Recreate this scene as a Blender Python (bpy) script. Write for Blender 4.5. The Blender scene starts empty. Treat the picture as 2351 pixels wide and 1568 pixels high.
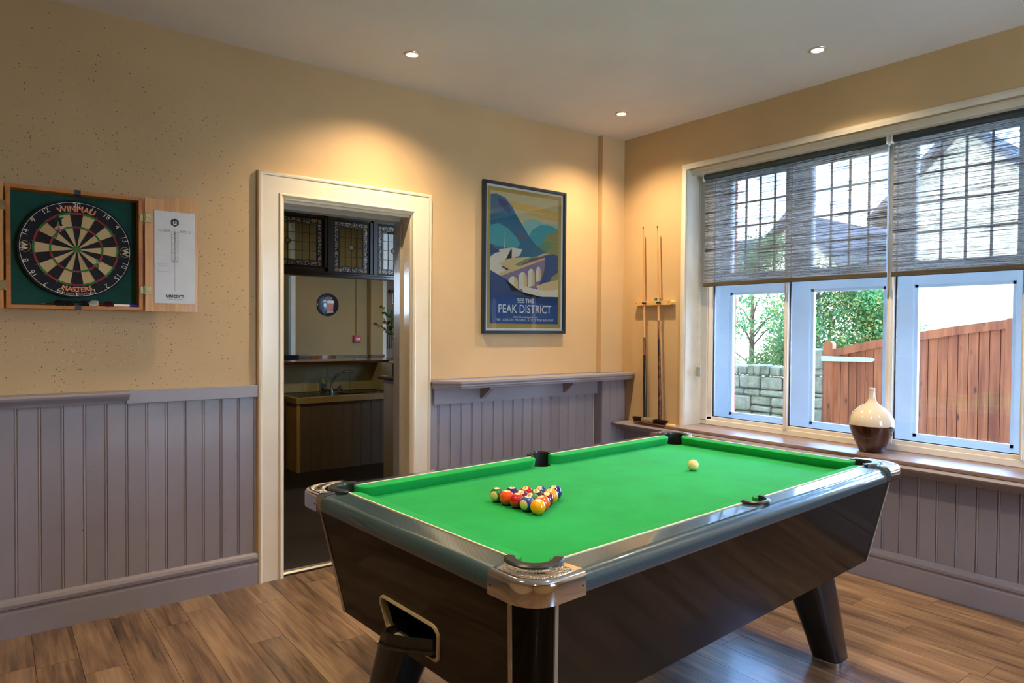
import bpy, bmesh, math, random
from mathutils import Vector, Matrix
random.seed(7)
C = bpy.context.scene.collection
PI = math.pi
V = Vector
# ------------------------------------------------------------------ camera, world, light, exposure
cd = bpy.data.cameras.new('camera'); cam = bpy.data.objects.new('camera', cd); C.objects.link(cam)
cd.sensor_width = 36; cd.lens = 1553.44 / 2351 * 36; cd.clip_start = .05; cd.clip_end = 200
yaw, pit, rol = .9137, -.0189, .00695
f_ = V((math.cos(pit)*math.cos(yaw), math.cos(pit)*math.sin(yaw), math.sin(pit)))
r_ = V((math.sin(yaw), -math.cos(yaw), 0)); u_ = r_.cross(f_)
r2 = math.cos(rol)*r_ + math.sin(rol)*u_; u2 = -math.sin(rol)*r_ + math.cos(rol)*u_
M = Matrix((r2, u2, -f_)).transposed().to_4x4(); M.translation = V((-4.006, -3.7921, 1.4102))
cam.matrix_world = M
bpy.context.scene.camera = cam
vs = bpy.context.scene.view_settings
vs.view_transform = 'Standard'; vs.look = 'None'; vs.gamma = 1; vs.use_curve_mapping = False
vs.exposure = 0.15
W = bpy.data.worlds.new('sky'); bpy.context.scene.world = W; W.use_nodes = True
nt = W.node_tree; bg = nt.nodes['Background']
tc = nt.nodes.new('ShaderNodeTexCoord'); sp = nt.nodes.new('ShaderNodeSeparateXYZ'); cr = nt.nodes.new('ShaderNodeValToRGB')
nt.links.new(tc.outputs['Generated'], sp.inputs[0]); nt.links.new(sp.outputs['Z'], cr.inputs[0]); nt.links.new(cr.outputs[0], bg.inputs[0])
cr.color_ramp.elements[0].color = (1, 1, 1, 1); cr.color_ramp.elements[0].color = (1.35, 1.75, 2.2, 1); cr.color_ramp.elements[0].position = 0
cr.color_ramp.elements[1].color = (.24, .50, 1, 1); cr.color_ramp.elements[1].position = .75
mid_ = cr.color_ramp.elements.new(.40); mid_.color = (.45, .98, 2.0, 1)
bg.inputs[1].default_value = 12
def lamp(kind, name, loc, energy, color, rot=None, parent=None, **k):
    l = bpy.data.lights.new(name, kind); l.energy = energy; l.color = color
    for a, b in k.items(): setattr(l, a, b)
    o = bpy.data.objects.new(name, l); o.location = loc
    if rot: o.rotation_euler = rot
    if parent: o.parent = parent
    C.objects.link(o); return o
sd = V((.55, -.28, -.62)).normalized()
sun = lamp('SUN', 'sun', (0, 0, 8), 9, (1, .93, .82), angle=.02); sun.rotation_euler = sd.to_track_quat('-Z', 'Y').to_euler()
WARM = (1, .75, .46)
SPOTW = 13
# ------------------------------------------------------------------ helpers
def s2l(c): return c/12.92 if c <= .04045 else ((c+.055)/1.055)**2.4
def rgb(r, g, b): return (s2l(r/255), s2l(g/255), s2l(b/255), 1)
class N:
    def __init__(s, name):
        s.m = bpy.data.materials.new(name); s.m.use_nodes = True; s.t = s.m.node_tree
        s.b = s.t.nodes['Principled BSDF']; s.o = s.t.nodes['Material Output']; s._c = None
    def n(s, kind, **k):
        x = s.t.nodes.new('ShaderNode'+kind)
        for a, b in k.items(): setattr(x, a, b)
        return x
    def l(s, a, b): s.t.links.new(a, b)
    def co(s, scale=(1, 1, 1), rnd=False):
        if not s._c: s._c = s.n('TexCoord')
        m = s.n('Mapping'); m.inputs['Scale'].default_value = scale; s.l(s._c.outputs['Object'], m.inputs[0])
        if rnd:
            oi = s.n('ObjectInfo'); cx = s.n('CombineXYZ'); mu = s.n('Math', operation='MULTIPLY'); mu.inputs[1].default_value = 37
            s.l(oi.outputs['Random'], mu.inputs[0])
            for i in range(3): s.l(mu.outputs[0], cx.inputs[i])
            s.l(cx.outputs[0], m.inputs['Location'])
        return m.outputs[0]
    def noise(s, scale, vec, detail=4, rough=.55):
        x = s.n('TexNoise'); x.inputs['Scale'].default_value = scale; x.inputs['Detail'].default_value = detail; x.inputs['Roughness'].default_value = rough
        s.l(vec, x.inputs['Vector']); return x.outputs['Fac']
    def ramp(s, fac, stops, interp='LINEAR'):
        x = s.n('ValToRGB'); e = x.color_ramp; e.interpolation = interp
        while len(e.elements) < len(stops): e.elements.new(.5)
        for el, (p, c) in zip(e.elements, stops): el.position = p; el.color = c if len(c) == 4 else (*c, 1)
        s.l(fac, x.inputs[0]); return x.outputs[0]
    def math(s, op, a, b=None):
        x = s.n('Math', operation=op)
        for i, v in enumerate((a, b)):
            if v is None: continue
            if isinstance(v, (int, float)): x.inputs[i].default_value = v
            else: s.l(v, x.inputs[i])
        return x.outputs[0]
    def mix(s, fac, a, b):
        x = s.n('Mix', data_type='RGBA')
        if isinstance(fac, (int, float)): x.inputs[0].default_value = fac
        else: s.l(fac, x.inputs[0])
        for i, v in ((6, a), (7, b)):
            if isinstance(v, tuple): x.inputs[i].default_value = v
            else: s.l(v, x.inputs[i])
        return x.outputs[2]
    def bump(s, fac, strength, dist=.002):
        x = s.n('Bump'); x.inputs['Strength'].default_value = strength; x.inputs['Distance'].default_value = dist
        s.l(fac, x.inputs['Height']); s.l(x.outputs[0], s.b.inputs['Normal'])
    def set(s, color=None, rough=.5, metal=0, coat=0, coatr=.05, spec=.5, trans=0, sheen=0, ior=1.5):
        b = s.b.inputs
        if isinstance(color, tuple): b['Base Color'].default_value = color
        elif color: s.l(color, b['Base Color'])
        if isinstance(rough, (int, float)): b['Roughness'].default_value = rough
        else: s.l(rough, b['Roughness'])
        b['Metallic'].default_value = metal; b['Coat Weight'].default_value = coat; b['Coat Roughness'].default_value = coatr
        b['Specular IOR Level'].default_value = spec; b['Transmission Weight'].default_value = trans; b['Sheen Weight'].default_value = sheen; b['IOR'].default_value = ior
        return s.m
def plain(name, c, rough=.5, metal=0, coat=0, vary=.12, nscale=6, bump=0, bscale=60, spec=.5, coatr=.05, rnd=False):
    n = N(name); v = n.co(rnd=rnd); f = n.noise(nscale, v)
    d = tuple(x*(1-vary) for x in c[:3])+(1,); e = tuple(min(1, x*(1+vary)) for x in c[:3])+(1,)
    col = n.ramp(f, [(.35, d), (.65, e)])
    if bump: n.bump(n.noise(bscale, v, 3), bump)
    return n.set(col, rough, metal, coat, coatr, spec)
def wood(name, c1, c2, axis='y', fine=60, rough=.4, coat=0, rnd=True, spec=.5, knots=0, c3=None, coatr=.1):
    n = N(name); s = {'x': (.06, 1, 1), 'y': (1, .06, 1), 'z': (1, 1, .06)}[axis]
    v = n.co(s, rnd); a = n.noise(fine, v, 5, .65)
    v2 = n.co(tuple(x if x == 1 else .12 for x in s), rnd); b = n.noise(7, v2, 3)
    f = n.math('ADD', n.math('MULTIPLY', a, .5), n.math('MULTIPLY', b, .5))
    st = [(.38, c1), (.6, c2)]
    if c3: st = [(.36, c1), (.5, c2), (.66, c3)]
    col = n.ramp(f, st)
    if knots:
        vo = n.n('TexVoronoi'); vo.inputs['Scale'].default_value = knots; v3 = n.co(tuple(1 if x == 1 else .35 for x in s), rnd); n.l(v3, vo.inputs[0])
        k = n.ramp(vo.outputs['Distance'], [(.04, (1, 1, 1)), (.16, (0, 0, 0))])
        col = n.mix(k, col, tuple(x*.32 for x in c1[:3])+(1,))
    n.bump(a, .15, .001)
    return n.set(col, rough, 0, coat, coatr, spec)
def obj(name, bm, mat, parent=None, label=None, cat=None, group=None, kind=None, smooth=False, loc=None):
    if isinstance(bm, bmesh.types.BMesh):
        me = bpy.data.meshes.new(name); bm.to_mesh(me); bm.free()
    else: me = bm
    for m in (mat if isinstance(mat, (list, tuple)) else [mat]): me.materials.append(m) if m else None
    if smooth:
        for p in me.polygons: p.use_smooth = True
        if smooth != 'all':
            try: me.set_sharp_from_angle(angle=math.radians(38))
            except Exception: pass
    o = bpy.data.objects.new(name, me); C.objects.link(o)
    if loc is not None: o.location = loc
    if parent: o.parent = parent
    return tag(o, label, cat, group, kind)
def tag(o, label=None, cat=None, group=None, kind=None):
    if label: o['label'] = label
    if cat: o['category'] = cat
    if group: o['group'] = group
    if kind: o['kind'] = kind
    return o
def thing(name, label, cat, loc=(0, 0, 0), rz=0, group=None):
    o = bpy.data.objects.new(name, None); o.empty_display_size = .1; C.objects.link(o); o.location = loc; o.rotation_euler = (0, 0, rz)
    return tag(o, label, cat, group)
def dup(o, parent=None, loc=None, rot=None):
    c = o.copy(); C.objects.link(c)
    if parent: c.parent = parent
    if loc is not None: c.location = loc
    if rot is not None: c.rotation_euler = rot
    for ch in list(o.children): dup(ch, c)
    return c
B = bmesh.new
def box(bm, x0, x1, y0, y1, z0, z1, bev=0, mi=0, rot=None):
    x0, x1 = min(x0, x1), max(x0, x1); y0, y1 = min(y0, y1), max(y0, y1); z0, z1 = min(z0, z1), max(z0, z1)
    mt = Matrix.Translation(((x0+x1)/2, (y0+y1)/2, (z0+z1)/2)) @ (rot or Matrix()) @ Matrix.Diagonal((x1-x0, y1-y0, z1-z0, 1))
    g = bmesh.ops.create_cube(bm, size=1, matrix=mt)
    if bev:
        es = list({e for v in g['verts'] for e in v.link_edges})
        g = bmesh.ops.bevel(bm, geom=es, offset=bev, segments=2, affect='EDGES', profile=.5)
        fs = g['faces']
    else: fs = {f for v in g['verts'] for f in v.link_faces}
    if mi:
        for v in g['verts']:
            for f in v.link_faces: f.material_index = mi
    return bm
def bx(x0, x1, y0, y1, z0, z1, bev=0): return box(B(), x0, x1, y0, y1, z0, z1, bev)
def lathe(bm, prof, seg=32, mt=Matrix(), a0=0, a1=2*PI, cap=False, mi=0):
    full = abs(a1-a0-2*PI) < 1e-6; n = seg if full else seg+1; rings = []
    for r, z in prof:
        if r < 1e-6: rings.append([bm.verts.new(mt @ V((0, 0, z)))])
        else: rings.append([bm.verts.new(mt @ V((r*math.cos(a0+(a1-a0)*i/seg), r*math.sin(a0+(a1-a0)*i/seg), z))) for i in range(n)])
    for A, D in zip(rings, rings[1:]):
        for i in range(seg):
            j = (i+1) % n
            q = [A[i % len(A)], A[j % len(A)], D[j % len(D)], D[i % len(D)]]
            u = []
            for v in q:
                if v not in u: u.append(v)
            if len(u) > 2:
                try: bm.faces.new(u).material_index = mi
                except ValueError: pass
    return bm
def frame_to(p, d):
    return Matrix.Translation(p) @ V(d).to_track_quat('Z', 'Y').to_matrix().to_4x4()
def rod(bm, a, b, r0, r1=None, seg=12, mi=0):
    a = V(a); b = V(b); L = (b-a).length; r1 = r0 if r1 is None else r1
    return lathe(bm, [(0, 0), (r0, 0), (r1, L), (0, L)], seg, frame_to(a, b-a), mi=mi)
def tube(bm, pts, r, seg=8, mi=0):
    pts = [V(p) for p in pts]; rings = []
    for i, p in enumerate(pts):
        d = (pts[min(i+1, len(pts)-1)]-pts[max(i-1, 0)]).normalized()
        q = d.to_track_quat('Z', 'Y'); rr = r[i] if isinstance(r, (list, tuple)) else r
        rings.append([bm.verts.new(p + q @ V((rr*math.cos(2*PI*k/seg), rr*math.sin(2*PI*k/seg), 0))) for k in range(seg)])
    for A, D in zip(rings, rings[1:]):
        # align
        off = min(range(seg), key=lambda o: (A[0].co-D[o].co).length)
        for k in range(seg):
            f = bm.faces.new([A[k], A[(k+1) % seg], D[(k+1+off) % seg], D[(k+off) % seg]]); f.material_index = mi
        D[:] = D[off:]+D[:off]
    bm.faces.new(rings[0][::-1]); bm.faces.new(rings[-1])
    return bm
def sweep(bm, pts, n, prof, closed=False):
    pts = [V(p) for p in pts]; n = V(n).normalized(); L = len(pts); rings = []
    for i, p in enumerate(pts):
        ds = []
        if closed or i > 0: ds.append((p-pts[i-1]).normalized())
        if closed or i < L-1: ds.append((pts[(i+1) % L]-p).normalized())
        ps = [n.cross(d) for d in ds]
        m = ps[0] if len(ps) == 1 else (ps[0]+ps[1])/(1+ps[0].dot(ps[1]))
        rings.append([bm.verts.new(p+m*a+n*b) for a, b in prof])
    K = len(prof)
    for i in range(L if closed else L-1):
        A, D = rings[i], rings[(i+1) % L]
        for k in range(K): bm.faces.new([A[k], A[(k+1) % K], D[(k+1) % K], D[k]])
    if not closed: bm.faces.new(rings[0][::-1]); bm.faces.new(rings[-1])
    bmesh.ops.recalc_face_normals(bm, faces=bm.faces[:]); return bm
def prism(bm, pts, z0, z1, mt=Matrix(), mi=0):
    a = [bm.verts.new(mt @ V((x, y, z0))) for x, y in pts]; b = [bm.verts.new(mt @ V((x, y, z1))) for x, y in pts]
    fs = [bm.faces.new(a[::-1]), bm.faces.new(b)]
    for i in range(len(pts)):
        j = (i+1) % len(pts); fs.append(bm.faces.new([a[i], a[j], b[j], b[i]]))
    for f in fs: f.material_index = mi
    return bm
def arc(cx, cy, r, a0, a1, n): return [(cx+r*math.cos(math.radians(a0+(a1-a0)*i/n)), cy+r*math.sin(math.radians(a0+(a1-a0)*i/n))) for i in range(n+1)]
TXZ = Matrix(((1, 0, 0, 0), (0, 0, -1, 0), (0, 1, 0, 0), (0, 0, 0, 1)))   # local xy -> world xz, local +z -> world -y (wall A print plane)
_tc = {}
def glyphs(s, size=1, align='CENTER', space=1, shear=0, offset=0):
    key = (s, size, align, space, shear, offset)
    if key in _tc: return _tc[key]
    cu = bpy.data.curves.new('t', 'FONT'); cu.body = s; cu.size = size; cu.align_x = align; cu.align_y = 'CENTER'; cu.resolution_u = 3; cu.space_character = space; cu.shear = shear; cu.offset = offset
    o = bpy.data.objects.new('t', cu); C.objects.link(o)
    dg = bpy.context.evaluated_depsgraph_get(); me = bpy.data.meshes.new_from_object(o.evaluated_get(dg))
    r = ([tuple(v.co) for v in me.vertices], [tuple(p.vertices) for p in me.polygons])
    bpy.data.objects.remove(o); bpy.data.curves.remove(cu); bpy.data.meshes.remove(me); _tc[key] = r; return r
def text(bm, s, fn, size=1, mi=0, **k):
    vs_, fs = glyphs(s, size, **k); L = [bm.verts.new(fn(V(v))) for v in vs_]
    for f in fs:
        try: bm.faces.new([L[i] for i in f]).material_index = mi
        except ValueError: pass
    return bm
def atx(mt): return lambda v: mt @ v
# ------------------------------------------------------------------ materials
def wall_mat():
    n = N('tan_wall_paint'); v = n.co(); big = n.noise(1.3, v, 3); col = n.ramp(big, [(.3, rgb(190, 160, 117)), (.7, rgb(204, 173, 129))])
    vo = n.n('TexVoronoi'); vo.inputs['Scale'].default_value = 105; n.l(v, vo.inputs[0])
    sx = n.n('SeparateXYZ'); n.l(v, sx.inputs[0])
    def dist(x, z, ax, az):
        dx = n.math('MULTIPLY', n.math('SUBTRACT', sx.outputs[0], x), ax); dz = n.math('MULTIPLY', n.math('SUBTRACT', sx.outputs[2], z), az)
        return n.math('SQRT', n.math('ADD', n.math('MULTIPLY', dx, dx), n.math('MULTIPLY', dz, dz)))
    d1 = dist(-3.68, 1.78, 1, 1); dens = n.math('MAXIMUM', n.math('MULTIPLY', n.math('SUBTRACT', 1.1, d1), .62), 0)
    dens = n.math('MAXIMUM', dens, n.math('MULTIPLY', n.math('SUBTRACT', .42, dist(-3.68, 1.34, .8, 2.2)), 1.6))
    sc = n.n('SeparateColor'); n.l(vo.outputs['Color'], sc.inputs[0])
    on = n.math('LESS_THAN', sc.outputs[0], dens); r = n.math('MULTIPLY', sc.outputs[1], .20)
    dot = n.math('MULTIPLY', on, n.math('LESS_THAN', vo.outputs['Distance'], n.math('ADD', r, .05)))
    col = n.mix(dot, col, rgb(96, 66, 34))
    # chipped plaster under the board
    ch = n.noise(120, v, 2); chips = n.math('MULTIPLY', n.math('GREATER_THAN', ch, .66), n.math('LESS_THAN', dist(-3.64, 1.31, .8, 2), .22))
    col = n.mix(chips, col, rgb(214, 205, 180))
    n.bump(n.math('SUBTRACT', n.noise(14, v, 4), n.math('MULTIPLY', dot, .6)), .25, .004)
    return n.set(col, .6, spec=.35)
WALL = wall_mat()
CEIL = plain('white_ceiling_paint', rgb(218, 217, 218), .7, vary=.03, nscale=2, bump=.15, bscale=9)
def dado_mat(name, c, specks=True):
    n = N(name); oi = n.n('ObjectInfo'); v = n.co(rnd=False); big = n.noise(5, v, 3)
    k = n.math('MULTIPLY', oi.outputs['Random'], .35); f = n.math('ADD', n.math('MULTIPLY', big, .7), k)
    col = n.ramp(f, [(.3, tuple(x*.90 for x in c[:3])), (.75, tuple(x*1.07 for x in c[:3]))])
    if specks:
        vo = n.n('TexVoronoi'); vo.inputs['Scale'].default_value = 32; n.l(n.co(rnd=True), vo.inputs[0])
        sc = n.n('SeparateColor'); n.l(vo.outputs['Color'], sc.inputs[0])
        d = n.math('MULTIPLY', n.math('LESS_THAN', sc.outputs[0], .16), n.math('LESS_THAN', vo.outputs['Distance'], n.math('MULTIPLY', sc.outputs[1], .12)))
        col = n.mix(d, col, rgb(70, 58, 48))
    n.bump(n.noise(60, v, 2), .08, .001)
    return n.set(col, .38, spec=.45)
GREY = rgb(144, 138, 144)
DADO = dado_mat('grey_dado_paint', GREY); DADOT = dado_mat('grey_trim_paint', GREY, False)
WHITE = plain('cream_gloss_paint', rgb(226, 214, 190), .22, vary=.02, coat=.3, bump=.12, bscale=30, coatr=.12)
UPVC = plain('white_window_frame', rgb(228, 226, 220), .3, vary=.02)
OUTW = plain('white_outer_frame', rgb(246, 250, 252), .4, vary=.03)
SILLP = plain('white_reveal_paint', rgb(216, 208, 190), .5, vary=.04, nscale=8, bump=.15, bscale=20)
DARKG = plain('dark_gasket', rgb(18, 24, 44), .4, vary=.1)
FLOORW = wood('oak_vinyl_plank', rgb(58, 42, 30), rgb(122, 96, 72), 'y', 52, .32, .15, True, .7, c3=rgb(160, 132, 102))
GAPM = plain('dark_floor_gap', rgb(40, 28, 20), .8)
SILLW = wood('walnut_sill_board', rgb(96, 76, 68), rgb(156, 132, 120), 'y', 40, .34, .7, False, coatr=.3)
CHROME = plain('chrome', rgb(225, 225, 228), .07, 1, vary=.03)
SATIN = plain('satin_metal', rgb(190, 186, 178), .3, 1, vary=.06)
BRASS = plain('aged_hinge_brass', rgb(150, 132, 90), .4, 1, vary=.2, nscale=60)
BLACK = plain('black_plastic', rgb(26, 28, 31), .4, vary=.2, nscale=40)
DARK = plain('dark_room_surface', rgb(30, 24, 20), .6, vary=.2)
def cloth_mat():
    n = N('green_cloth'); v = n.co(); f = n.noise(3, v, 6, .7); g = n.noise(400, v, 2)
    col = n.ramp(f, [(.3, rgb(0, 142, 58)), (.7, rgb(6, 162, 76))])
    w = n.ramp(n.noise(9, n.co((1, 1.6, 1)), 5, .8), [(.62, (0, 0, 0)), (.75, (1, 1, 1))])
    col = n.mix(n.math('MULTIPLY', w, .22), col, rgb(110, 140, 60)); n.bump(g, .25, .0006)
    m = n.set(col, .85, spec=.3, sheen=.1); n.b.inputs['Sheen Tint'].default_value = (.35, 1, .75, 1); n.b.inputs['Sheen Roughness'].default_value = .35; return m
CLOTH = cloth_mat()
def carbon(name, c1, c2, rough, coat, scale=160, spec=.4):
    n = N(name); v = n.co(); m = n.n('Mapping'); m.inputs['Rotation'].default_value = (.5, .6, .78); n.l(v, m.inputs[0])
    w = n.n('TexWave'); w.inputs['Scale'].default_value = scale; n.l(m.outputs[0], w.inputs[0])
    col = n.ramp(w.outputs['Fac'], [(.3, c1), (.7, c2)])
    return n.set(col, rough, 0, coat, .04, spec)
BODY = carbon('dark_weave_laminate', rgb(8, 7, 6), rgb(24, 20, 16), .5, .5, spec=.05)
RAIL = carbon('dark_ribbed_rail', rgb(18, 44, 56), rgb(56, 84, 94), .3, .9, 120)
STRIP = plain('champagne_strip', rgb(168, 158, 140), .35, .4, vary=.05)
def hammered():
    n = N('hammered_chrome'); vo = n.n('TexVoronoi'); vo.inputs['Scale'].default_value = 230; n.l(n.co(), vo.inputs[0]); n.bump(vo.outputs['Distance'], .9, .0025)
    return n.set(rgb(196, 190, 184), .2, 1)
HAMMER = hammered()
OAK = wood('oak_veneer', rgb(188, 126, 62), rgb(218, 162, 92), 'z', 70, .4, .1, True)
OAKE = wood('orange_oak_edge', rgb(166, 94, 30), rgb(202, 132, 52), 'x', 70, .45, 0, True)
def vcol(name, rough=.6, metal=0, coat=0):
    n = N(name); a = n.n('VertexColor'); a.layer_name = 'Col'; v = n.co(); f = n.noise(160, v, 3)
    col = n.mix(n.math('MULTIPLY', f, .18), a.outputs[0], (.02, .02, .02, 1)); return n.set(col, rough, metal, coat)
VC = vcol('printed_colours'); VCP = vcol('poster_print', .5); VCB = vcol('sisal_board', .85)
def paintmesh(bm, cols, name):
    """colour faces through their material index -> colour attribute"""
    lay = bm.loops.layers.float_color.new('Col')
    for f in bm.faces:
        c = cols[f.material_index]
        for l in f.loops: l[lay] = c
        f.material_index = 0
    return bm
INKW = plain('white_ink', rgb(236, 234, 226), .5, vary=.02); INKK = plain('black_ink', rgb(24, 24, 28), .5, vary=.02)
def glass(name, tint=(1, 1, 1, 1), refl=.12, rough=0):
    n = N(name); t = n.n('BsdfTransparent'); t.inputs[0].default_value = tint; g = n.n('BsdfGlossy'); g.inputs['Roughness'].default_value = rough
    fr = n.n('Fresnel'); fr.inputs[0].default_value = 1.45; mx = n.n('MixShader'); n.l(n.math('MULTIPLY', fr.outputs[0], refl*8), mx.inputs[0]); n.l(t.outputs[0], mx.inputs[1]); n.l(g.outputs[0], mx.inputs[2])
    n.l(mx.outputs[0], n.o.inputs[0]); return n.m
GLASS = glass('clear_glass'); GLASSD = glass('old_amber_glass', (.92, .86, .72, 1))
def blind_mat():
    n = N('woven_blind_fabric'); v = n.co((1, .25, 1)); a = n.noise(330, n.co((1, .012, 1)), 2, .5); b = n.noise(110, n.co((1, .004, 1)), 2, .5); c = n.noise(600, n.co((1, .10, 1)), 1)
    s = n.math('ADD', n.math('ADD', n.math('MULTIPLY', a, .55), n.math('MULTIPLY', b, .35)), n.math('MULTIPLY', c, .25))
    open_ = n.ramp(s, [(.47, (0, 0, 0)), (.60, (1, 1, 1))]); fac = n.math('ADD', n.math('MULTIPLY', open_, .46), .06)
    col = n.ramp(s, [(.47, rgb(36, 42, 48)), (.60, rgb(146, 152, 156))])
    d = n.n('BsdfDiffuse'); t = n.n('BsdfTranslucent'); n.l(col, d.inputs[0]); n.l(col, t.inputs[0])
    m1 = n.n('MixShader'); m1.inputs[0].default_value = .3; n.l(d.outputs[0], m1.inputs[1]); n.l(t.outputs[0], m1.inputs[2])
    tr = n.n('BsdfTransparent'); m2 = n.n('MixShader'); n.l(fac, m2.inputs[0]); n.l(m1.outputs[0], m2.inputs[1]); n.l(tr.outputs[0], m2.inputs[2]); n.l(m2.outputs[0], n.o.inputs[0])
    return n.m
BLIND = blind_mat()
BLINDB = wood('brown_blind_bar', rgb(50, 46, 36), rgb(84, 76, 58), 'y', 90, .6)
def emit(name, c, s):
    n = N(name); n.b.inputs['Emission Color'].default_value = c; n.b.inputs['Emission Strength'].default_value = s; return n.set(c, .5)
LED = emit('lit_lamp', (1, .80, .48, 1), 30)
# ------------------------------------------------------------------ room shell
H = 2.91; X0, Y0 = -6.4, -6.2
fl = obj('floor', bx(X0, .6, Y0, .06, -.12, -.004), GAPM, kind='structure')
lens = [1.22]
pw = .153; me_p = {}
def plank_mesh(w, L):
    k = (round(w, 3), round(L, 2))
    if k not in me_p:
        b = bx(0, w-.0016, 0, L-.0016, -.004, 0); m = bpy.data.meshes.new('plank'); b.to_mesh(m); b.free(); m.materials.append(FLOORW); me_p[k] = m
    return me_p[k]
row = 0; x = -.040
starts = {0: -2.37, 1: -2.79, 2: -2.125, 3: -2.416, 4: -2.806}
xb = [-.04-.153*i for i in range(0, 42)]
for i, xr in enumerate([.113]+xb):
    xl = xr-pw
    if xl < X0-.1: break
    y = starts.get(i-1, -.30 if abs(xl+2.906) < .08 else -.25-random.random()*1.2); 
    while y < -.02: y += 1.22
    while y > Y0:
        a = max(y-1.22, Y0); t = min(y, -.004)
        if t-a > .02:
            o = bpy.data.objects.new('plank', plank_mesh(pw, round(t-a, 2))); o.location = (xl, a, 0); o.parent = fl; C.objects.link(o)
        y -= 1.22
obj('ceiling', bx(X0, .2, Y0, .168, H, H+.25), CEIL, kind='structure')
# wall_left = the doorway wall (plane y=0), wall_right = the window wall (plane x=0)
DX0, DX1, DZ = -2.735, -1.885, 2.12
b = B(); box(b, X0, DX0, 0, .168, 0, H); box(b, DX1, .6, 0, .168, 0, H); box(b, DX0, DX1, 0, .168, DZ, H); box(b, -.245, 0, -.05, 0, 1.0, H)
wl = obj('wall_left', b, WALL, kind='structure')
WY0, WY1, WZ0, WZ1 = -3.40, -.66, .69, 2.57
b = B(); box(b, 0, .46, WY1, .0, 0, H); box(b, 0, .46, Y0, WY0, 0, H); box(b, 0, .46, WY0, WY1, 0, WZ0); box(b, 0, .46, WY0, WY1, WZ1, H)
wr = obj('wall_right', b, WALL, kind='structure')
b = B(); NW = [(-1.9, -.9)]; e_ = [X0, -1.9, -.9, .6]  # window opening added behind the camera for more daylight, out of view
for i in range(0, 4, 2): box(b, e_[i], e_[i+1], Y0-.2, Y0, 0, H)
for x0, x1 in NW: box(b, x0, x1, Y0-.2, Y0, 0, .75); box(b, x0, x1, Y0-.2, Y0, 2.5, H)
obj('wall_near', b, WALL, kind='structure')
for i, (x0, x1) in enumerate(NW):
    wn = tag(bpy.data.objects.new('window_%d' % (i+3), None), kind='structure'); C.objects.link(wn); b = B()  # frame of the added, unseen window
    for q in ((x0, x0+.06, .75, 2.5), (x1-.06, x1, .75, 2.5), (x0+.06, x1-.06, .75, .81), (x0+.06, x1-.06, 2.44, 2.5), ((x0+x1)/2-.03, (x0+x1)/2+.03, .81, 2.44), (x0+.06, x1-.06, 1.78, 1.82)): box(b, q[0], q[1], Y0-.14, Y0-.08, q[2], q[3])
    obj('frame', b, plain('white_timber_frame', rgb(225, 225, 220), .4), wn)
obj('wall_far', bx(X0-.2, X0, Y0, .168, 0, H), WALL, kind='structure')
obj('trim_1', sweep(B(), [(-.002, WY1+.0, WZ0+.02), (-.002, WY1, WZ1), (-.002, WY0, WZ1), (-.002, WY0, WZ0+.02)], (-1, 0, 0), [(0, -.01), (0, .008), (.02, .012), (.036, .008), (.042, 0), (.042, -.01)]), SILLP, kind='structure')
obj('trim_2', bx(.05, .19, WY0, WY1, 2.535, 2.57, .006), SILLP, kind='structure')
b = B(); box(b, .0, .19, WY1-.004, WY1+.001, WZ0, WZ1); box(b, 0, .19, WY0, WY0+.004, WZ0, WZ1); box(b, .03, .4, WY0, WY1, WZ1-.006, WZ1+.001)
obj('trim_3', b, SILLP, kind='structure')
# dado boards
def board_mesh(w, h):
    b = B(); p = [(0, 0), (0, .008), (.0015, .010), (w-.0135, .010), (w-.012, .0075), (w-.010, .010), (w-.0065, .0115), (w-.003, .010), (w-.0018, .007), (w-.0018, 0)]
    prism(b, p, 0, h); m = bpy.data.meshes.new('board'); b.to_mesh(m); b.free(); m.materials.append(DADO); return m
def boards(parent, x0, x1, z0, z1, pw, mt, yb=0):
    m = board_mesh(pw, z1-z0); n = int(round((x1-x0)/pw))
    for i in range(n):
        o = bpy.data.objects.new('board', m); C.objects.link(o); o.parent = parent
        o.matrix_local = mt @ Matrix.Translation((x0+i*pw, yb, z0))
FA = Matrix.Diagonal((1, -1, 1, 1))             # board face towards -y
prof_sk = [(0, 0), (.032, 0), (.032, .112), (.024, .118), (.024, .128), (.034, .134), (.036, .150), (.030, .164), (.018, .172), (0, .176)]
def rail_along(name, p0, p1, prof, mat, **k):
    """prof = (out from wall, up)"""
    p0, p1 = V(p0), V(p1); d = (p1-p0).normalized(); n = V((0, 0, 1)); out = n.cross(d)
    return obj(name, sweep(B(), [p0, p1], n, prof), mat, **k)
# wall_left, left of the door
wA = wl
boards(wA, -4.264, -2.856+.001, .15, 1.05, .088, FA)
rail_along('baseboard_left', (-2.852, 0, 0), (X0, 0, 0), prof_sk, DADOT, kind='structure')
obj('trim_4', bx(-3.48, -2.852, -.03, 0, 1.028, 1.094, .003), DADOT, kind='structure')
rail_along('trim_5', (-3.47, 0, 1.035), (X0, 0, 1.035), [(a, c) for a, c in [(0, 0), (.025, 0), (.03, .012), (.052, .03), (.055, .034), (.066, .036), (.070, .046), (.066, .057), (0, .060)]], DADOT, kind='structure')
# wall_left, right of the door
boards(wA, -1.7745, -.2785, .15, 1.03, .088, FA)
obj('trim_6', bx(-.265, 0, -.075, 0, 0, 1.03), DADOT, kind='structure')
boards(wA, -.262, -.0, .15, 1.03, .0873, FA @ Matrix.Translation((0, .075, 0)))
rail_along('baseboard_2', (-.0, 0, 0), (-1.755, 0, 0), prof_sk, DADOT, kind='structure')
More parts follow.
